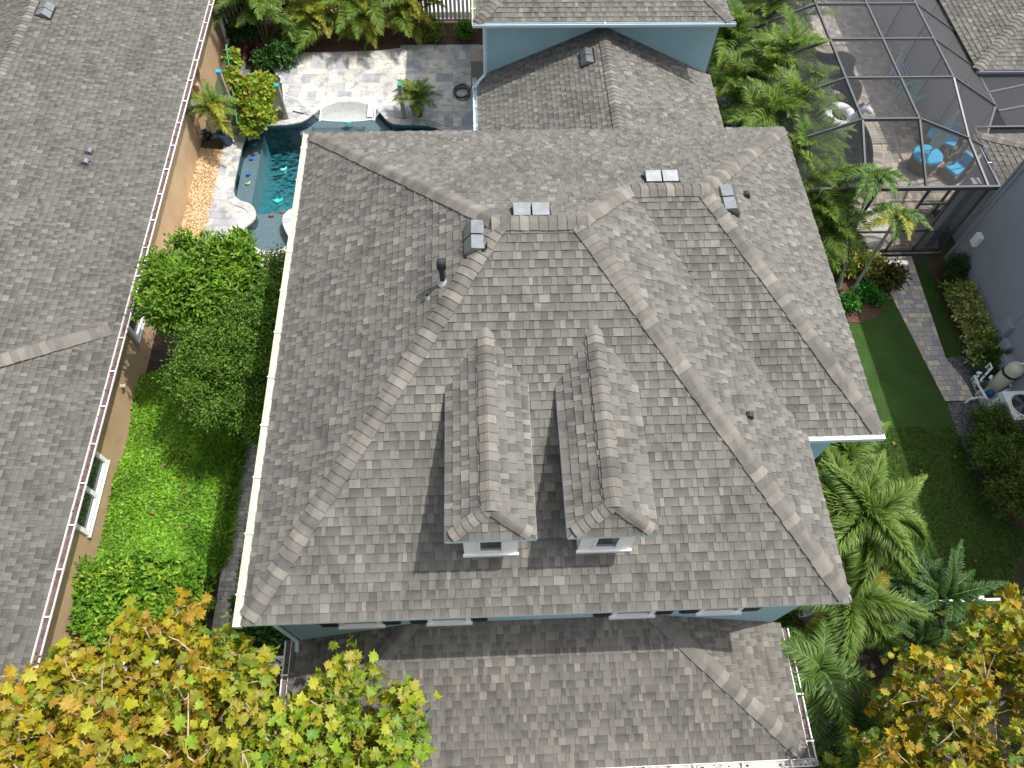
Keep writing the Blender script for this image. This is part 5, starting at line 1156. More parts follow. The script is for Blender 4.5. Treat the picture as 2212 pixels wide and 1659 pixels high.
small_toy('turquoise and yellow toy turtle floating below the hammock', 753, 265, -.1, (.05,.42,.42)); small_toy('pale mint toy fish lying in the deep teal water', 611, 368, -1.03, (.4,.75,.6), r_=.06); small_toy('aqua green toy ray near the shallow shelf', 599, 435, -1.03, (.1,.75,.62), r_=.09)
for k, (px, py, lb, cc_) in enumerate(((543,346,'small cobalt toy fish nearer the middle of the bench',(.02,.14,.55)),(536,380,'small navy toy fish below the middle of the bench',(.02,.10,.45)),(549,316,'small sky coloured toy fish at the far end of the bench',(.1,.3,.55)),(535,399,'small cream toy shell on the bench',(.5,.5,.3)))): small_toy(lb, px, py, -.31, cc_, r_=.035)
for px, py, lb in ((586, 468, 'rusty red toy crab on the shallow shelf, left one'), (608, 460, 'rusty red toy crab on the shallow shelf, right one')): small_toy(lb, px, py, -.29, (.3,.1,.07), r_=.045)
q = MB(); c_ = at(485, 397, .065); q.lathe([(.13,0),(.13,.008),(0,.009)], c_, seg=20); single('skimmer_lid', q, PVC, 'white round skimmer lid set in the patio edge', 'lid')
# rocks at the far pool corner
def rock(label, x, y, z, r_, seed, mat):
    rng = random.Random(seed); V = []; q = MB(); n_ = 9
    for i in range(6):
        ph = math.pi*i/5; V += [Vector((x+r_[0]*math.sin(ph)*math.cos(2*math.pi*k/n_)*rng.uniform(.75,1.15), y+r_[1]*math.sin(ph)*math.sin(2*math.pi*k/n_)*rng.uniform(.75,1.15), z+r_[2]*(1-math.cos(ph))*rng.uniform(.85,1.05)/1.0)) for k in range(n_)]
    q.add(V, [(i*n_+k, i*n_+(k+1) % n_, (i+1)*n_+(k+1) % n_, (i+1)*n_+k) for i in range(5) for k in range(n_)]); return single('boulder', q, mat, label, 'rock')
ROCKM = plain('weathered_rock', (.30,.27,.24), .9, .35, 6, 30, bmp=.8)
rock('flat brown rock overhanging the far left pool corner', -3.75, 17.0, .0, (.3,.18,.08), 1, ROCKM); rock('pale boulder beside the potted palm at the pool corner', -4.05, 17.55, .03, (.22,.2,.2), 2, ROCKM); rock('dark round rock under the shrubs at the patio edge', -3.15, 20.4, .0, (.28,.2,.16), 3, ROCKM)
# ================================================================ PLANTS
GP1 = [(.09,.19,.02),(.13,.26,.03),(.06,.14,.015),(.18,.30,.035)]
AREC = [(.075,.175,.018),(.11,.225,.025),(.05,.125,.015),(.17,.28,.03)]
AREY = [(.22,.27,.02),(.30,.32,.03),(.14,.22,.02),(.38,.34,.04)]
ADARK = [(.055,.13,.02),(.08,.17,.03),(.04,.10,.018)]
fr_green = [frond_mesh('areca_frond', 1.75, 62, .46, .020, 1.0, 'flat', AREC, s, vee=.45, rachc=(.32,.36,.08)) for s in (1, 2, 3)]
def sc3(p, k): return [tuple(min(1, v*k) for v in c) for c in p]
fr_green += [frond_mesh('areca_frond', 1.6, 58, .46, .020, 1.25, 'flat', sc3(AREC, .62), 31, vee=.25, rachc=(.26,.3,.08)), frond_mesh('areca_frond', 1.5, 58, .42, .020, .8, 'flat', sc3(AREC, 1.4), 32, vee=.55, rachc=(.4,.42,.1), tip=(.35,.4,.06))]
fr_yel = [frond_mesh('golden_frond', 1.15, 50, .34, .018, 1.15, 'flat', AREY, s, vee=.4, rachc=(.42,.38,.08), tip=(.5,.42,.06)) for s in (4, 5)]
fr_dark = [frond_mesh('shade_frond', 1.4, 54, .40, .02, .9, 'flat', ADARK, s, vee=.4) for s in (6, 7)]
fr_small = [frond_mesh('potted_frond', .85, 26, .27, .022, 1.0, 'flat', [(.12,.21,.03),(.18,.27,.05),(.09,.16,.03)], s, vee=.4, rach=.007) for s in (8, 9)]
fr_fox = [frond_mesh('foxtail_frond', 1.9, 125, .50, .022, 1.25, 'bushy', [(.10,.21,.03),(.14,.27,.04),(.07,.16,.025),(.20,.33,.06)], s, vee=.2, rach=.018, base=.16, tip=(.26,.32,.08), rachc=(.30,.36,.16)) for s in (10, 11, 12)]
fr_foxy = [frond_mesh('foxtail_frond', 1.7, 120, .46, .022, 1.4, 'bushy', [(.16,.20,.03),(.22,.25,.04),(.10,.16,.025),(.30,.30,.04)], s, vee=.2, rach=.018, base=.16, tip=(.5,.42,.05), rachc=(.30,.33,.10)) for s in (13,)]
fr_feather = [frond_mesh('palm_frond', 1.35, 46, .46, .028, 1.5, 'flat', [(.08,.17,.03),(.12,.22,.045),(.055,.12,.025)], s, vee=.15, rach=.015, tip=(.2,.28,.06)) for s in (14, 15)]
fr_cyc = [frond_mesh('cycad_frond', 1.25, 60, .20, .018, 1.0, 'flat', [(.045,.115,.025),(.065,.15,.03),(.035,.09,.02)], s, vee=.5, rach=.012, tip=(.07,.15,.05)) for s in (16, 17)]
fr_xmas = [frond_mesh('arched_frond', .95, 40, .30, .026, 1.7, 'flat', [(.08,.17,.03),(.12,.23,.05),(.06,.13,.03)], s, vee=.35, rach=.012, tip=(.2,.3,.08)) for s in (18, 19)]
fr_xmasy = [frond_mesh('arched_frond', .9, 38, .28, .026, 1.6, 'flat', [(.28,.32,.04),(.20,.27,.05),(.40,.38,.06)], s, vee=.35, rach=.012, tip=(.5,.45,.08)) for s in (20,)]
# golden palms along the back bed
BG = 'golden areca palms along the back bed'
for px, py, hts, lb, fs in ((695, 100, (1.0,.8,.5), 'leftmost golden areca palm in front of the white fence', fr_yel+fr_green[:1]), (790, 100, (1.1,.9,.6,.5), 'middle golden areca palm spilling fronds over the patio edge', fr_yel+fr_green[:1]), (893, 88, (1.1,.8,.5), 'right golden areca palm with the yellowest fronds', fr_yel+fr_green[:1])):
    p = at(px, py, 0); cane_palm(lb, p.x, p.y+.35, hts+(.9,.6), int(px), fs if fs is not None else fs, nf=11, group=BG, elev=(15, 84), sc_=(.75, 1.1))
for i, (px, py, h_, lb) in enumerate(((575, 95, 1.6, 'dark areca palm in the shaded corner behind the vine'), (625, 60, 1.3, 'tall dark palm between corner fence and golden palms'), (545, 60, 1.0, 'low palm beside the short white fence'))):
    p = at(px, py, 0); cane_palm(lb, p.x, p.y, (h_, h_*.85, h_*.7, h_*.5), 300+i, fr_dark+fr_green[:1], nf=9, sc_=(.85, 1.1))
# palms between the blue house and the cage
row = [(1575,95,2.6),(1655,60,2.8),(1700,30,2.4),(1600,30,2.2),(1640,190,2.6),(1690,150,2.9),(1590,215,2.2),(1700,260,2.6),(1650,290,2.4),(1710,225,2.2),(1715,360,2.4),(1735,320,2.0),(1740,430,2.2),(1770,475,1.7),(1748,500,1.8),(1560,150,1.7)]
desc = ['with broad drooping fronds', 'with bright upright fronds', 'with glossy arching fronds', 'with a few browned leaflets']
where = ['nearest the garage wing eave', 'just right of the garage wing eave', 'topmost of the row beside the cage', 'behind the garage wing corner', 'in the middle of the row beside the low roof', 'between the low roof and the caged pool', 'overhanging the low roof edge', 'leaning over the unicorn float', 'behind the main roof corner', 'closest to the unicorn float', 'beside the right roof edge below the float', 'against the cage side below the float', 'beside the roof edge above the twin palms', 'at the covered daybed', 'lowest of the row beside the roof', 'leftmost of the row against the low roof']
rr = random.Random(5)
for i, (px, py, h_) in enumerate(row):
    p = at(px, py, h_*.85); cane_palm('areca palm %s, %s' % (desc[i % 4], where[i]), p.x, p.y, (h_, h_*.85, h_*.7), 400+i, fr_green+(fr_dark if i % 2 == 0 else [])+(fr_yel[:1] if i % 5 == 1 else []), nf=8, group='areca palms between blue house and cage', elev=(12, 78), sc_=(.78, 1.0))
# potted palms
def pot(name_label, x, y, r, h, mat, cat='pot'):
    q = MB(); q.lathe([(r*.7,0),(r,h*.9),(r*1.08,h*.92),(r*1.08,h),(r*.92,h),(r*.88,h*.86),(0,h*.86)], (x, y, .06), seg=22); return single('plant_pot', q, mat, name_label, cat, smooth=True)
NAVY = plain('navy_glazed_pot', (.03,.04,.06), .25, .1, bmp=0)
p = at(903, 250, 0); pot('dark navy pot holding the small palm on the grey patio', p.x, p.y, .23, .42, NAVY); cane_palm('small potted palm on the patio right of the hammock', p.x, p.y, (.22,.18,.14), 501, fr_small, nf=8, spreadr=.1, z0=.44, elev=(25, 80))
p = at(494, 312, 0); pot('blue glazed pot of the palm by the tan wall', p.x, p.y, .23, .45, plain('blue_glazed_pot', (.03,.06,.12), .25, .1, bmp=0)); cane_palm('potted areca palm between tan wall and pool corner', p.x, p.y+.05, (.95,.8,.65,.5), 502, fr_small+fr_yel, nf=7, spreadr=.2, z0=.46, sc_=(.75,1.0))
# twin palm by the cage
TG = 'twin slender palms beside the cage'
b1_, b2_ = at(1812, 620, 0), at(1832, 642, 0)
c1, c2 = at(1882, 398, 3.2), at(1932, 478, 2.7)
palm('slender_palm', 'taller slender palm with dark green crown before the cage', b1_, c1, 9, fr_xmas, 601, .045, TG, (5, 70), azlist=[i*.698+.2 for i in range(9)]); palm('slender_palm', 'shorter slender palm with yellow tinged crown', b2_, c2, 9, fr_xmas+fr_xmasy*2, 602, .042, TG, (-5, 65), azlist=[i*.698 for i in range(9)])
# foxtail palms on the right
p = at(1835, 1130, 2.9); az = [math.radians(a) for a in (35, -5, -50, -95, 100, 140, 175, 65, -140, 15, -70, 120)]
palm('foxtail_palm', 'big foxtail palm with bushy arching fronds right of the main roof', (p.x+.1, p.y, 0), (p.x, p.y, 2.9), 12, fr_fox*3+fr_foxy, 610, .11, None, (2, 72), azlist=az, sc_=(.85, 1.0))
p = at(1800, 1010, 2.2); palm('foxtail_palm', 'smaller foxtail palm in the notch under the roof corner', (p.x, p.y, 0), (p.x, p.y, 2.2), 8, fr_fox, 611, .09, None, (10, 75), sc_=(.7, .85))
p = at(1815, 1300, 2.3); palm('foxtail_palm', 'foxtail palm at the front roof corner with yellowing fronds', (p.x, p.y, 0), (p.x, p.y, 2.2), 9, fr_foxy+fr_fox[:1], 612, .09, None, (0, 65), sc_=(.75, .9))
p = at(1775, 1440, 3.2); palm('feather_palm', 'green feather palm overhanging the porch gutter', (p.x+.2, p.y+.1, 0), (p.x+.12, p.y, 2.5), 13, fr_feather, 613, .06, None, (-25, 65), sc_=(.75, .98)); p = at(1830, 1550, 1.9)
palm('feather_palm', 'lower dark feather palm beside the porch corner', (p.x, p.y, 0), (p.x, p.y, 1.8), 9, fr_feather+fr_cyc, 614, .06, None, (0, 70), sc_=(.75, .95))
for i, (px, py, z_, s_, lb) in enumerate(((2040,1290,1.1,1.2,'large dark cycad with stiff fronds in front of the lawn fence'), (1950,1250,.8,1.0,'smaller dark cycad left of the large one'), (1985,1390,.7,1.0,'shaded cycad under the sycamore edge'))):
    p = at(px, py, z_); palm('cycad', lb, (p.x, p.y, 0), (p.x, p.y, z_*.7), 16, fr_cyc, 620+i, .09, 'dark cycads by the front fence', (5, 70), sc_=(.9*s_, 1.1*s_), cat='cycad', trunk_mat=BARK)

# shrubs -----------------------------------------------------------------
TS, TQ = T_simple(.5), T_quad(.45)
YV = [(.42,.42,.07),(.55,.52,.12),(.16,.26,.03),(.60,.56,.2),(.10,.18,.02)]
def sh(name, label, lobes, size, pal, T, **k):
    return shrub(name, label, k.pop('cat', 'shrub'), lobes, size, pal, T, **k)
def L(px, py, z, rx, ry, rz): p = at(px, py, z); return (p.x, p.y, z*.75, rx, ry, rz)
sh('variegated_shrub', 'yellow and green variegated shrub beside the twin palms', [L(1815,562,.55,.55,.35,.4), L(1865,565,.5,.5,.32,.38), L(1895,580,.45,.3,.28,.35)], (.07,.12), YV, T_simple(.5), dens=70, seed=1)
sh('croton_bush', 'dark bronze and green croton beside the walkway', [L(1925,592,.45,.42,.36,.38)], (.10,.17), [(.07,.09,.02),(.16,.13,.02),(.05,.03,.015),(.22,.20,.04),(.04,.07,.015)], T_simple(.3), dens=60, seed=2)
sh('green_shrub', 'bright emerald low shrub in the mulch bed', [L(1870,625,.3,.34,.25,.24), L(1835,652,.3,.33,.28,.24), L(1895,640,.25,.25,.2,.2)], (.07,.12), [(.06,.26,.03),(.09,.33,.04),(.04,.18,.025)], T_simple(.42), dens=70, seed=3)
DKG = [(.05,.12,.02),(.075,.16,.025),(.035,.085,.015)]
sh('podocarpus', 'dark round podocarpus at the cage corner by the grey wall', [L(2075,578,.6,.42,.42,.5), L(2060,610,.4,.3,.35,.35)], (.06,.11), DKG, T_simple(.28), dens=85, seed=4)
sh('variegated_hedge', 'long cream and green variegated hedge along the grey wall', [L(2085,635,.55,.42,.42,.45), L(2105,680,.55,.42,.42,.45), L(2125,725,.5,.4,.4,.42), L(2125,765,.45,.36,.35,.38)], (.07,.12), [(.46,.48,.12),(.58,.58,.2),(.16,.28,.04),(.26,.36,.06),(.62,.6,.25)], T_simple(.5), dens=75, seed=5, cat='hedge')
sh('podocarpus', 'round green podocarpus beside the pool equipment', [L(2155,772,.6,.5,.46,.5)], (.06,.12), [(.06,.15,.025),(.09,.2,.03),(.04,.1,.02)], T_simple(.25), dens=95, seed=6)
sh('podocarpus', 'large podocarpus covering the lower right gravel corner', [L(2150,905,.7,.42,.45,.55), L(2165,985,.9,.55,.6,.7), L(2190,1060,.8,.55,.55,.65), L(2130,960,.5,.4,.45,.45), L(2205,950,.8,.4,.5,.6)], (.05,.10), [(.09,.17,.025),(.15,.24,.03),(.07,.13,.02),(.22,.29,.04)], T_simple(.28), dens=95, seed=7)
sh('box_shrub', 'small bright green shrub in the mulch beside the garage wing', [L(1003,62,.4,.36,.3,.34)], (.06,.10), [(.13,.30,.03),(.18,.36,.04),(.09,.22,.02)], T_simple(.55), dens=80, seed=8)
sh('yellow_shrub', 'yellow green shrub behind the right golden palm', [L(935,60,.5,.4,.35,.4)], (.07,.11), [(.30,.36,.04),(.22,.30,.03),(.16,.26,.03)], T_simple(.5), dens=70, seed=9)
sh('leafy_shrub', 'glossy green shrub at the left edge of the patio', [L(605,112,.5,.5,.4,.4), L(570,130,.4,.35,.3,.35)], (.09,.15), [(.06,.17,.03),(.09,.22,.04),(.04,.12,.025)], T_simple(.6), dens=55, seed=10)
sh('leafy_shrub', 'broad leaved shrub under the dark corner palms', [L(640,75,.5,.45,.4,.4), L(520,60,.5,.5,.4,.45)], (.09,.15), [(.05,.13,.03),(.07,.17,.03)], T_simple(.6), dens=50, seed=11)
sh('croton_bush', 'orange red croton behind the short white fence', [L(510,12,.5,.6,.3,.35)], (.10,.18), [(.55,.10,.02),(.60,.25,.03),(.35,.06,.02),(.15,.20,.03)], T_simple(.4), dens=60, seed=12)
sh('burgundy_cordyline', 'burgundy leaved plant among the corner shrubs', [L(548,112,.4,.25,.2,.25)], (.18,.28), [(.14,.02,.03),(.20,.03,.04),(.08,.02,.02)], T_simple(.22), dens=50, seed=13)
VP = [(.26,.38,.03),(.32,.44,.035),(.20,.34,.03),(.36,.42,.04),(.28,.40,.03),(.16,.28,.02),(.38,.28,.05)]
vine = sh('sea_grape_vine', 'yellow green round leaved vine climbing over posts at the pool corner', [L(493,100,2.0,.18,.3,.25), L(492,140,1.9,.16,.35,.25), L(520,175,1.5,.45,.35,.3), L(555,185,1.2,.5,.4,.35), L(525,215,1.1,.45,.4,.35), L(555,235,.9,.45,.4,.35), L(535,262,.7,.28,.35,.3), L(560,165,1.2,.4,.3,.3)], (.09,.14), VP, T_simple(.95, .06), dens=60, seed=14, cat='vine')
q = MB()
for k in range(6):
    a = at(488+k*4, 95+k*28, 2.0-k*.2); b_ = at(492+k*4, 123+k*28, 1.8-k*.2); q.tube([a, b_], .018, 6)
q.build('arbor_rail', CAPT, vine)
# ground cover, hedges in the side yard
def cover(name, label, poly, n, z, size, pal, T, seed, mat=None, kind='stuff', bumpy=.12, cat='ground cover'):
    g = np.random.default_rng(seed); xs = [p[0] for p in poly]; ys = [p[1] for p in poly]; P = g.uniform((min(xs), min(ys)), (max(xs), max(ys)), (n, 2))
    P = np.array([p for p in P if inside(p[0], p[1], poly)]); n = len(P)
    hgt = z+bumpy*(np.sin(P[:, 0]*2.3+1.3*np.sin(P[:, 1]*1.9))+np.sin(P[:, 1]*2.9+P[:, 0]*1.1))*.5
    Z = hgt*np.sqrt(g.uniform(.15, 1, n)); P3 = np.c_[P, Z]
    D = g.normal(size=(n, 3)); D[:, 2] = g.normal(size=n)*.35+.2; Nn = g.normal(size=(n, 3))*.4; Nn[:, 2] += 1
    cl = .5+.5*np.sin(P[:, 0]*3.1+2*np.sin(P[:, 1]*2.3))*np.sin(P[:, 1]*2.7+1.5*np.sin(P[:, 0]*1.7))
    c = np.clip(pick(pal, n, g, .25)*(.75+.4*cl)[:, None], 0, 1)
    o = link(name, npmesh(name, [lvs(T, P3, D, Nn, g.uniform(size[0], size[1], n), c)], mat or LEAF)); return tag(o, label, cat, kind=kind)
GC = [(-5.40,7.6),(-4.6,7.9),(-2.68,7.5),(-2.66,2.3),(-5.42,2.3)]
cover('ground_cover', 'lush bright green ground cover filling the side yard', GC, 60000, .30, (.045,.085), [(.17,.38,.02),(.22,.46,.03),(.12,.30,.015),(.28,.50,.04)], T_simple(.7), 61)
grass('meadow_grass', [(-3.6,7.6),(-2.62,7.6),(-2.60,2.6),(-3.3,2.6)], 'long grass along the path edge of the side yard', 26000, .34, [(.18,.40,.04),(.24,.46,.06),(.13,.31,.03)], 62)
grass('path_weeds', [(-2.08,.2),(-1.75,.2),(-1.8,9.0),(-2.06,9.0)], 'weeds and moss between path and house wall', 9000, .16, [(.06,.15,.02),(.09,.2,.03)], 63)
CL = [(.14,.32,.025),(.20,.40,.035),(.10,.25,.02),(.32,.48,.05)]
sh('clusia_hedge', 'broad glossy green clusia hedge at the near end of the side yard', [(-5.0,2.0,.5,.5,.6,.55),(-4.3,2.1,.55,.55,.6,.6),(-3.6,2.0,.55,.55,.6,.6),(-3.05,1.85,.5,.45,.6,.55),(-4.9,1.4,.5,.5,.55,.55),(-4.1,1.35,.55,.55,.5,.6),(-3.3,1.3,.5,.5,.5,.55)], (.085,.14), CL, T_simple(.5), dens=60, seed=15, cat='hedge', mat=LEAFG)
sh('clusia_shrub', 'dark clusia shrub in the shade below the front left roof corner', [(-1.3,1.3,.8,.5,.5,.6),(-.7,.9,.8,.5,.4,.6),(-.3,1.5,.7,.35,.6,.5)], (.10,.15), [(.05,.14,.02),(.07,.18,.03),(.04,.1,.02)], T_simple(.5), dens=60, seed=16, mat=LEAFG)
sh('side_shrub', 'narrow strip of dark shrubs against the left wall of the blue house', [(-1.75,2.2,.5,.2,.6,.5),(-1.75,3.2,.4,.18,.5,.4),(-1.78,1.4,.5,.22,.5,.5)], (.06,.1), [(.05,.14,.02),(.08,.19,.03)], T_simple(.4), dens=60, seed=17)
sh('corner_shrub', 'light green shrub under the porch corner palms', [L(1800,1645,.9,.4,.3,.35), L(1860,1640,.6,.35,.3,.3)], (.07,.12), [(.17,.26,.03),(.12,.2,.03),(.22,.3,.05)], T_simple(.5), dens=55, seed=18)
sh('corner_shrub', 'mixed green shrub between wall corner and porch gutter', [L(1725,1360,1.6,.35,.4,.4), L(1745,1500,1.4,.35,.6,.4)], (.08,.13), [(.12,.2,.03),(.08,.16,.03),(.28,.26,.04)], T_simple(.5), dens=50, seed=19)

# broadleaf trees --------------------------------------------------------
def limb_tree(t, base, pts, rad, seed, mat=BARK):
    rng = random.Random(seed); q = MB(); base = Vector(base); top = sum((Vector(p) for p in pts), Vector((0,0,0)))/len(pts); fork = base.lerp(Vector((top.x, top.y, top.z)), .45)
    q.tube([base, base.lerp(fork, .5)+Vector((rng.uniform(-.05,.05), rng.uniform(-.05,.05), 0)), fork], [rad*1.3, rad, rad*.85], 10); q.build('trunk', mat, t, smooth=True)
    for p in pts:
        p = Vector(p); m_ = fork.lerp(p, .5)+Vector((rng.uniform(-.12,.12), rng.uniform(-.12,.12), rng.uniform(-.1,.12))); q = MB()
        q.tube([fork.lerp(p, -.02), m_, p], [rad*.5, rad*.28, rad*.1], 6)
        for k in range(3):
            a = m_.lerp(p, k*.3); e_ = a+Vector((rng.uniform(-.4,.4), rng.uniform(-.4,.4), rng.uniform(.05,.4))); q.tube([a, a.lerp(e_, .5)+Vector((0,0,.03)), e_], [rad*.16, rad*.1, rad*.04], 5)
        q.build('branch', mat, t)
def btree(name, label, base, lobes, size, pal, T, dens, seed, per=9, tip=None, mat=LEAFG, spread=.13):
    rg = random.Random(seed); main = list(lobes); lobes = [(x, y, z, rx*.82, ry*.82, rz*.85) for x, y, z, rx, ry, rz in lobes]
    for (x, y, z, rx, ry, rz) in main:
        for k in range(4):
            a = rg.random()*6.28; e_ = rg.uniform(-.1, 1.2); lobes.append((x+rx*.85*math.cos(a)*math.cos(e_), y+ry*.85*math.sin(a)*math.cos(e_), z+rz*.85*math.sin(e_), .24, .24, .24))
    t = thing(name, label, 'tree', base); g = np.random.default_rng(seed); parts = []
    for (x, y, z, rx, ry, rz) in lobes:
        A = (rx*ry+rx*rz+ry*rz)/3*4*math.pi; nc = int(A*dens)
        parts.append(clumps(g, (x, y, z), (rx, ry, rz), nc, per, size, pal, T, spread=spread, tip=tip, bottom=-.5))
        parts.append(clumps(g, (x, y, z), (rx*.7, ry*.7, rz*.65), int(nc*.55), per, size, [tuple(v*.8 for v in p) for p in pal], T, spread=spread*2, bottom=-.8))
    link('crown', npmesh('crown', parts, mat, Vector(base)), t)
    limb_tree(t, base, [(l[0], l[1], l[2]+l[5]*.45) for l in main], .07, seed); return t
btree('clusia_tree', 'bright green broad leaved tree overhanging the tan house gutter', (-2.9, 8.4, 0), [(-3.75,8.2,3.3,.6,.75,.55),(-3.2,9.1,3.1,.8,.7,.55),(-2.5,8.9,3.2,.85,.8,.6),(-3.3,8.0,3.5,.8,.8,.6),(-2.6,7.9,3.4,.8,.8,.6),(-3.7,7.6,3.1,.5,.5,.5),(-2.1,8.6,3.0,.6,.7,.5),(-2.9,7.4,3.0,.8,.5,.5)],
      (.10,.165), [(.09,.23,.018),(.13,.29,.02),(.06,.17,.015),(.18,.36,.03)], T_simple(.46), 27, 71, per=9, tip=(.38,.5,.05))
btree('ficus_tree', 'finer leaved darker green tree against the blue house gutter', (-2.0, 6.6, 0), [(-1.3,8.6,2.9,.6,1.0,.7),(-1.2,7.4,2.9,.6,.9,.7),(-2.0,7.2,3.1,.8,.8,.65),(-2.6,6.5,2.9,.8,.7,.6),(-1.8,6.3,3.0,.8,.8,.6),(-1.2,6.2,2.7,.6,.9,.6),(-2.5,5.6,2.5,.75,.6,.55),(-1.7,5.4,2.6,.7,.6,.55),(-3.2,6.3,2.5,.55,.5,.45),(-1.3,5.0,2.2,.5,.5,.5)],
      (.05,.085), [(.10,.22,.02),(.14,.28,.03),(.07,.17,.018),(.19,.32,.05)], T_simple(.48), 48, 72, per=12, spread=.17)
# sycamores
SYC = [tuple(v*.98 for v in c) for c in ((.32,.30,.02),(.37,.33,.02),(.28,.30,.02),(.24,.30,.025),(.38,.27,.02),(.40,.31,.03),(.32,.29,.02),(.34,.22,.02),(.20,.26,.02),(.36,.34,.025))]
SYG = [tuple(v*.95 for v in c) for c in ((.25,.35,.03),(.20,.31,.03),(.32,.38,.035),(.36,.36,.035),(.34,.32,.03),(.15,.24,.025))]
MT = T_maple()
def sycamore(label, base, regions, seed, zc, ntip, size, pal_by, limit=300):
    """regions: closed outlines of the crown in plan at height zc, filled with twig tips"""
    t = thing('sycamore_tree', label, 'tree', base); g = np.random.default_rng(seed); tips = []; rng = random.Random(seed)
    for poly, z0_, thick, frac in regions:
        xs = [p[0] for p in poly]; ys = [p[1] for p in poly]; k = 0
        while k < int(ntip*frac):
            x, y = rng.uniform(min(xs), max(xs)), rng.uniform(min(ys), max(ys))
            if math.sin(x*3.1+1.7*math.sin(y*2.3))*math.sin(y*3.7+1.3*math.sin(x*2.9)) < -.42: continue
            if inside(x, y, poly):
                e_ = min(1, edist(x, y, poly)/.7); z = z0_+(rng.random()-.78)*thick*(.5+.7*e_)+.4*e_*math.sin(x*3.3+y*4.1)*math.sin(x*1.1-y*2.7); tips.append((x, y, z)); k += 1
    tips = np.array(tips); per = 7; n = len(tips)*per
    P = np.repeat(tips, per, 0)+g.normal(size=(n, 3))*np.array([.12, .12, .09]); D = g.normal(size=(n, 3)); D[:, 2] = D[:, 2]*.55-.45; Nn = g.normal(size=(n, 3))*.9; Nn[:, 2] += .8
    S = g.uniform(size[0], size[1], n); tc = np.stack([pal_by(*p_, g) for p_ in tips]); C = np.clip(np.repeat(tc, per, 0)*(1+g.uniform(-.2, .2, (n, 1)))+g.uniform(-.02, .02, (n, 3)), 0.01, .8)
    sel = np.argsort(-(P[:, 2]+S*3+g.uniform(0, .6, n)))[:limit]; mask = np.ones(n, bool); mask[sel] = False
    link('crown', npmesh('crown', [lvs(MT, P[mask], D[mask], Nn[mask], S[mask], C[mask])], LEAFS, base), t)['kind'] = 'stuff'
    keys = {}
    for i in sel:
        ck = tuple(np.round(C[i]*8)/8); 
        if ck not in keys:
            keys[ck] = npmesh('leaf', [lvs(MT, np.zeros((1, 3)), np.array([[1., 0, 0]]), np.array([[0, 0, 1.]]), np.array([1.]), np.maximum(np.array([ck]), .03))], LEAFS)
        d = Vector(D[i]).normalized(); y_ = Vector(Nn[i]).cross(d).normalized(); z_ = d.cross(y_); Mx = Matrix((d, y_, z_)).transposed().to_4x4()@Matrix.Scale(S[i], 4); Mx.translation = Vector(P[i]); link('leaf', keys[ck], t, Mx)
    # limbs: trunk, main boughs, twigs to the tips
    base = Vector(base); q = MB(); fork = base+Vector((0,0,2.6)); q.tube([base, base+Vector((.03,0,1.3)), fork], [.16,.13,.11], 12); q.build('trunk', BARK, t, smooth=True)
    cl = []; 
    for i in rng.sample(range(len(tips)), min(11, len(tips))): cl.append(Vector(tips[i])-Vector((0,0,.35)))
    tw = MB(); TWG = SYTW
    for c in cl:
        q = MB(); m_ = fork.lerp(c, .5)+Vector((0,0,.25)); q.tube([fork, m_, c], [.07,.045,.02], 8); q.build('branch', BARK, t, smooth=True)
    for p_ in tips:
        p_ = Vector(p_); c = min(cl, key=lambda c: (c-p_).length)
        near = [Vector(t_) for t_ in tips if (Vector(t_)-c).length < (p_-c).length-.05]; near.append(c); b2 = min(near, key=lambda v: (v-p_).length)
        if (b2-p_).length < 1.3: tw.tube([b2+Vector((0,0,-.05)), b2.lerp(p_, .5)+Vector((rng.uniform(-.05,.05), rng.uniform(-.05,.05), -.03)), p_+Vector((0,0,.04))], [.013,.010,.006], 5)
    tw.build('twig', TWG, t)['kind'] = 'stuff'; return t
SYTW = plain('pale_twig', (.42,.34,.22), .8, .2, 9, bmp=0)
def wp(pts, z): return [(at(x, y, z).x, at(x, y, z).y) for x, y in pts]
def pal1(x, y, z, g):
    a = np.array(SYC)[g.integers(0, len(SYC))]; b_ = np.array(SYG)[g.integers(0, len(SYG))]; s_ = np.clip((x+.9)/1.2, 0, 1); return a if g.random() > s_ else b_
R1 = wp([(-160,1520),(0,1480),(60,1440),(110,1400),(190,1430),(240,1400),(270,1340),(320,1330),(340,1290),(375,1280),(410,1320),(400,1370),(440,1390),(480,1370),(520,1400),(560,1440),(565,1500),(600,1540),(640,1570),(660,1660),(660,1850),(-160,1850)], 5.6)
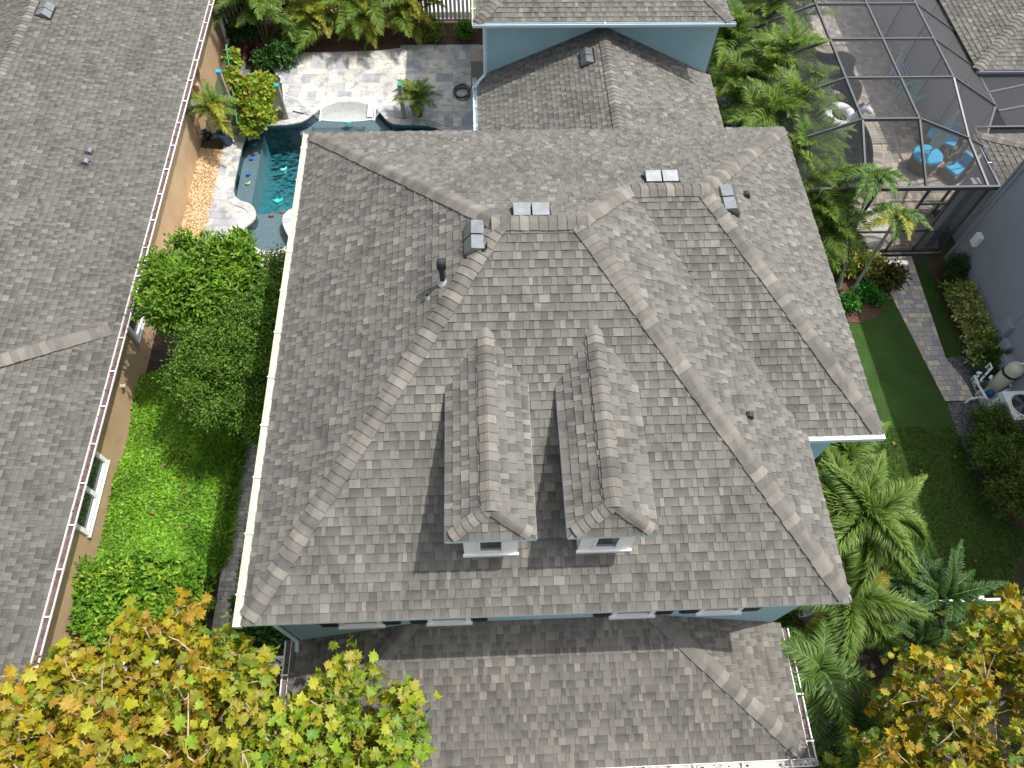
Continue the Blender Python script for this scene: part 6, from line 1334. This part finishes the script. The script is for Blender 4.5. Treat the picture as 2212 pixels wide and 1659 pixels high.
R2 = wp([(640,1850),(640,1500),(680,1470),(720,1480),(745,1400),(785,1440),(790,1480),(830,1500),(870,1480),(895,1540),(900,1600),(880,1660),(860,1850)], 5.4)
sycamore('large yellow and orange turning sycamore in the lower left', (-1.7, -1.9, 0), [(R1, 5.6, 2.0, 1.0), (R2, 5.4, 1.5, .30)], 81, 5.6, 900, (.10,.19), pal1)
def pal2(x, y, z, g): return np.array([(.38,.33,.02),(.42,.31,.02),(.30,.30,.02),(.20,.26,.025),(.36,.24,.02),(.26,.30,.02),(.14,.21,.02)][g.integers(0, 7)])*.92
R3 = wp([(1880,1850),(1875,1640),(1905,1590),(1960,1560),(1930,1500),(1985,1420),(2040,1390),(2090,1400),(2120,1330),(2180,1300),(2230,1270),(2400,1300),(2450,1850)], 4.6)
sycamore('yellow green sycamore in the lower right corner', (11.9, -1.6, 0), [(R3, 4.6, 2.2, 1.0)], 82, 4.6, 660, (.10,.18), pal2)
# fallen leaves
def fallen(grp, items, seed, z):
    g = np.random.default_rng(seed)
    for px, py, label in items:
        p = at(px, py, z); c = np.array([[.34,.2,.09]])*(.7+.6*g.random()); me = npmesh('fallen_leaf', [lvs(MT, np.zeros((1,3)), np.array([[1.,0,0]]), np.array([[0,0,1.]]), np.array([.09]), c)], LEAF)
        o = link('fallen_leaf', me); o.location = (p.x, p.y, z+.01); o.rotation_euler = (g.normal()*.2, g.normal()*.2, g.random()*6); tag(o, label, 'leaf', group=grp)
fallen('fallen leaves on the right lawn', ((1990,1020,'dry tan leaf on the lawn right of the foxtail palm crown'),(2060,985,'dry tan leaf on the lawn just below the turf edge'),(2105,1210,'dry tan leaf on the shaded lawn nearest the cycads'),(1930,960,'dry tan leaf on the lawn beside the roof corner'),(2120,1090,'dry tan leaf on the lawn beside the curved mulch bed')), 91, .05)
fallen('fallen leaves on the ground cover', ((352,1010,'brown leaf on the ground cover nearest the ficus tree'),(392,1050,'brown leaf in the middle of the ground cover'),(330,1110,'brown leaf on the ground cover level with the double window'),(460,1080,'brown leaf at the path edge of the ground cover'),(405,1140,'brown leaf on the ground cover nearest the clusia hedge')), 92, .34)
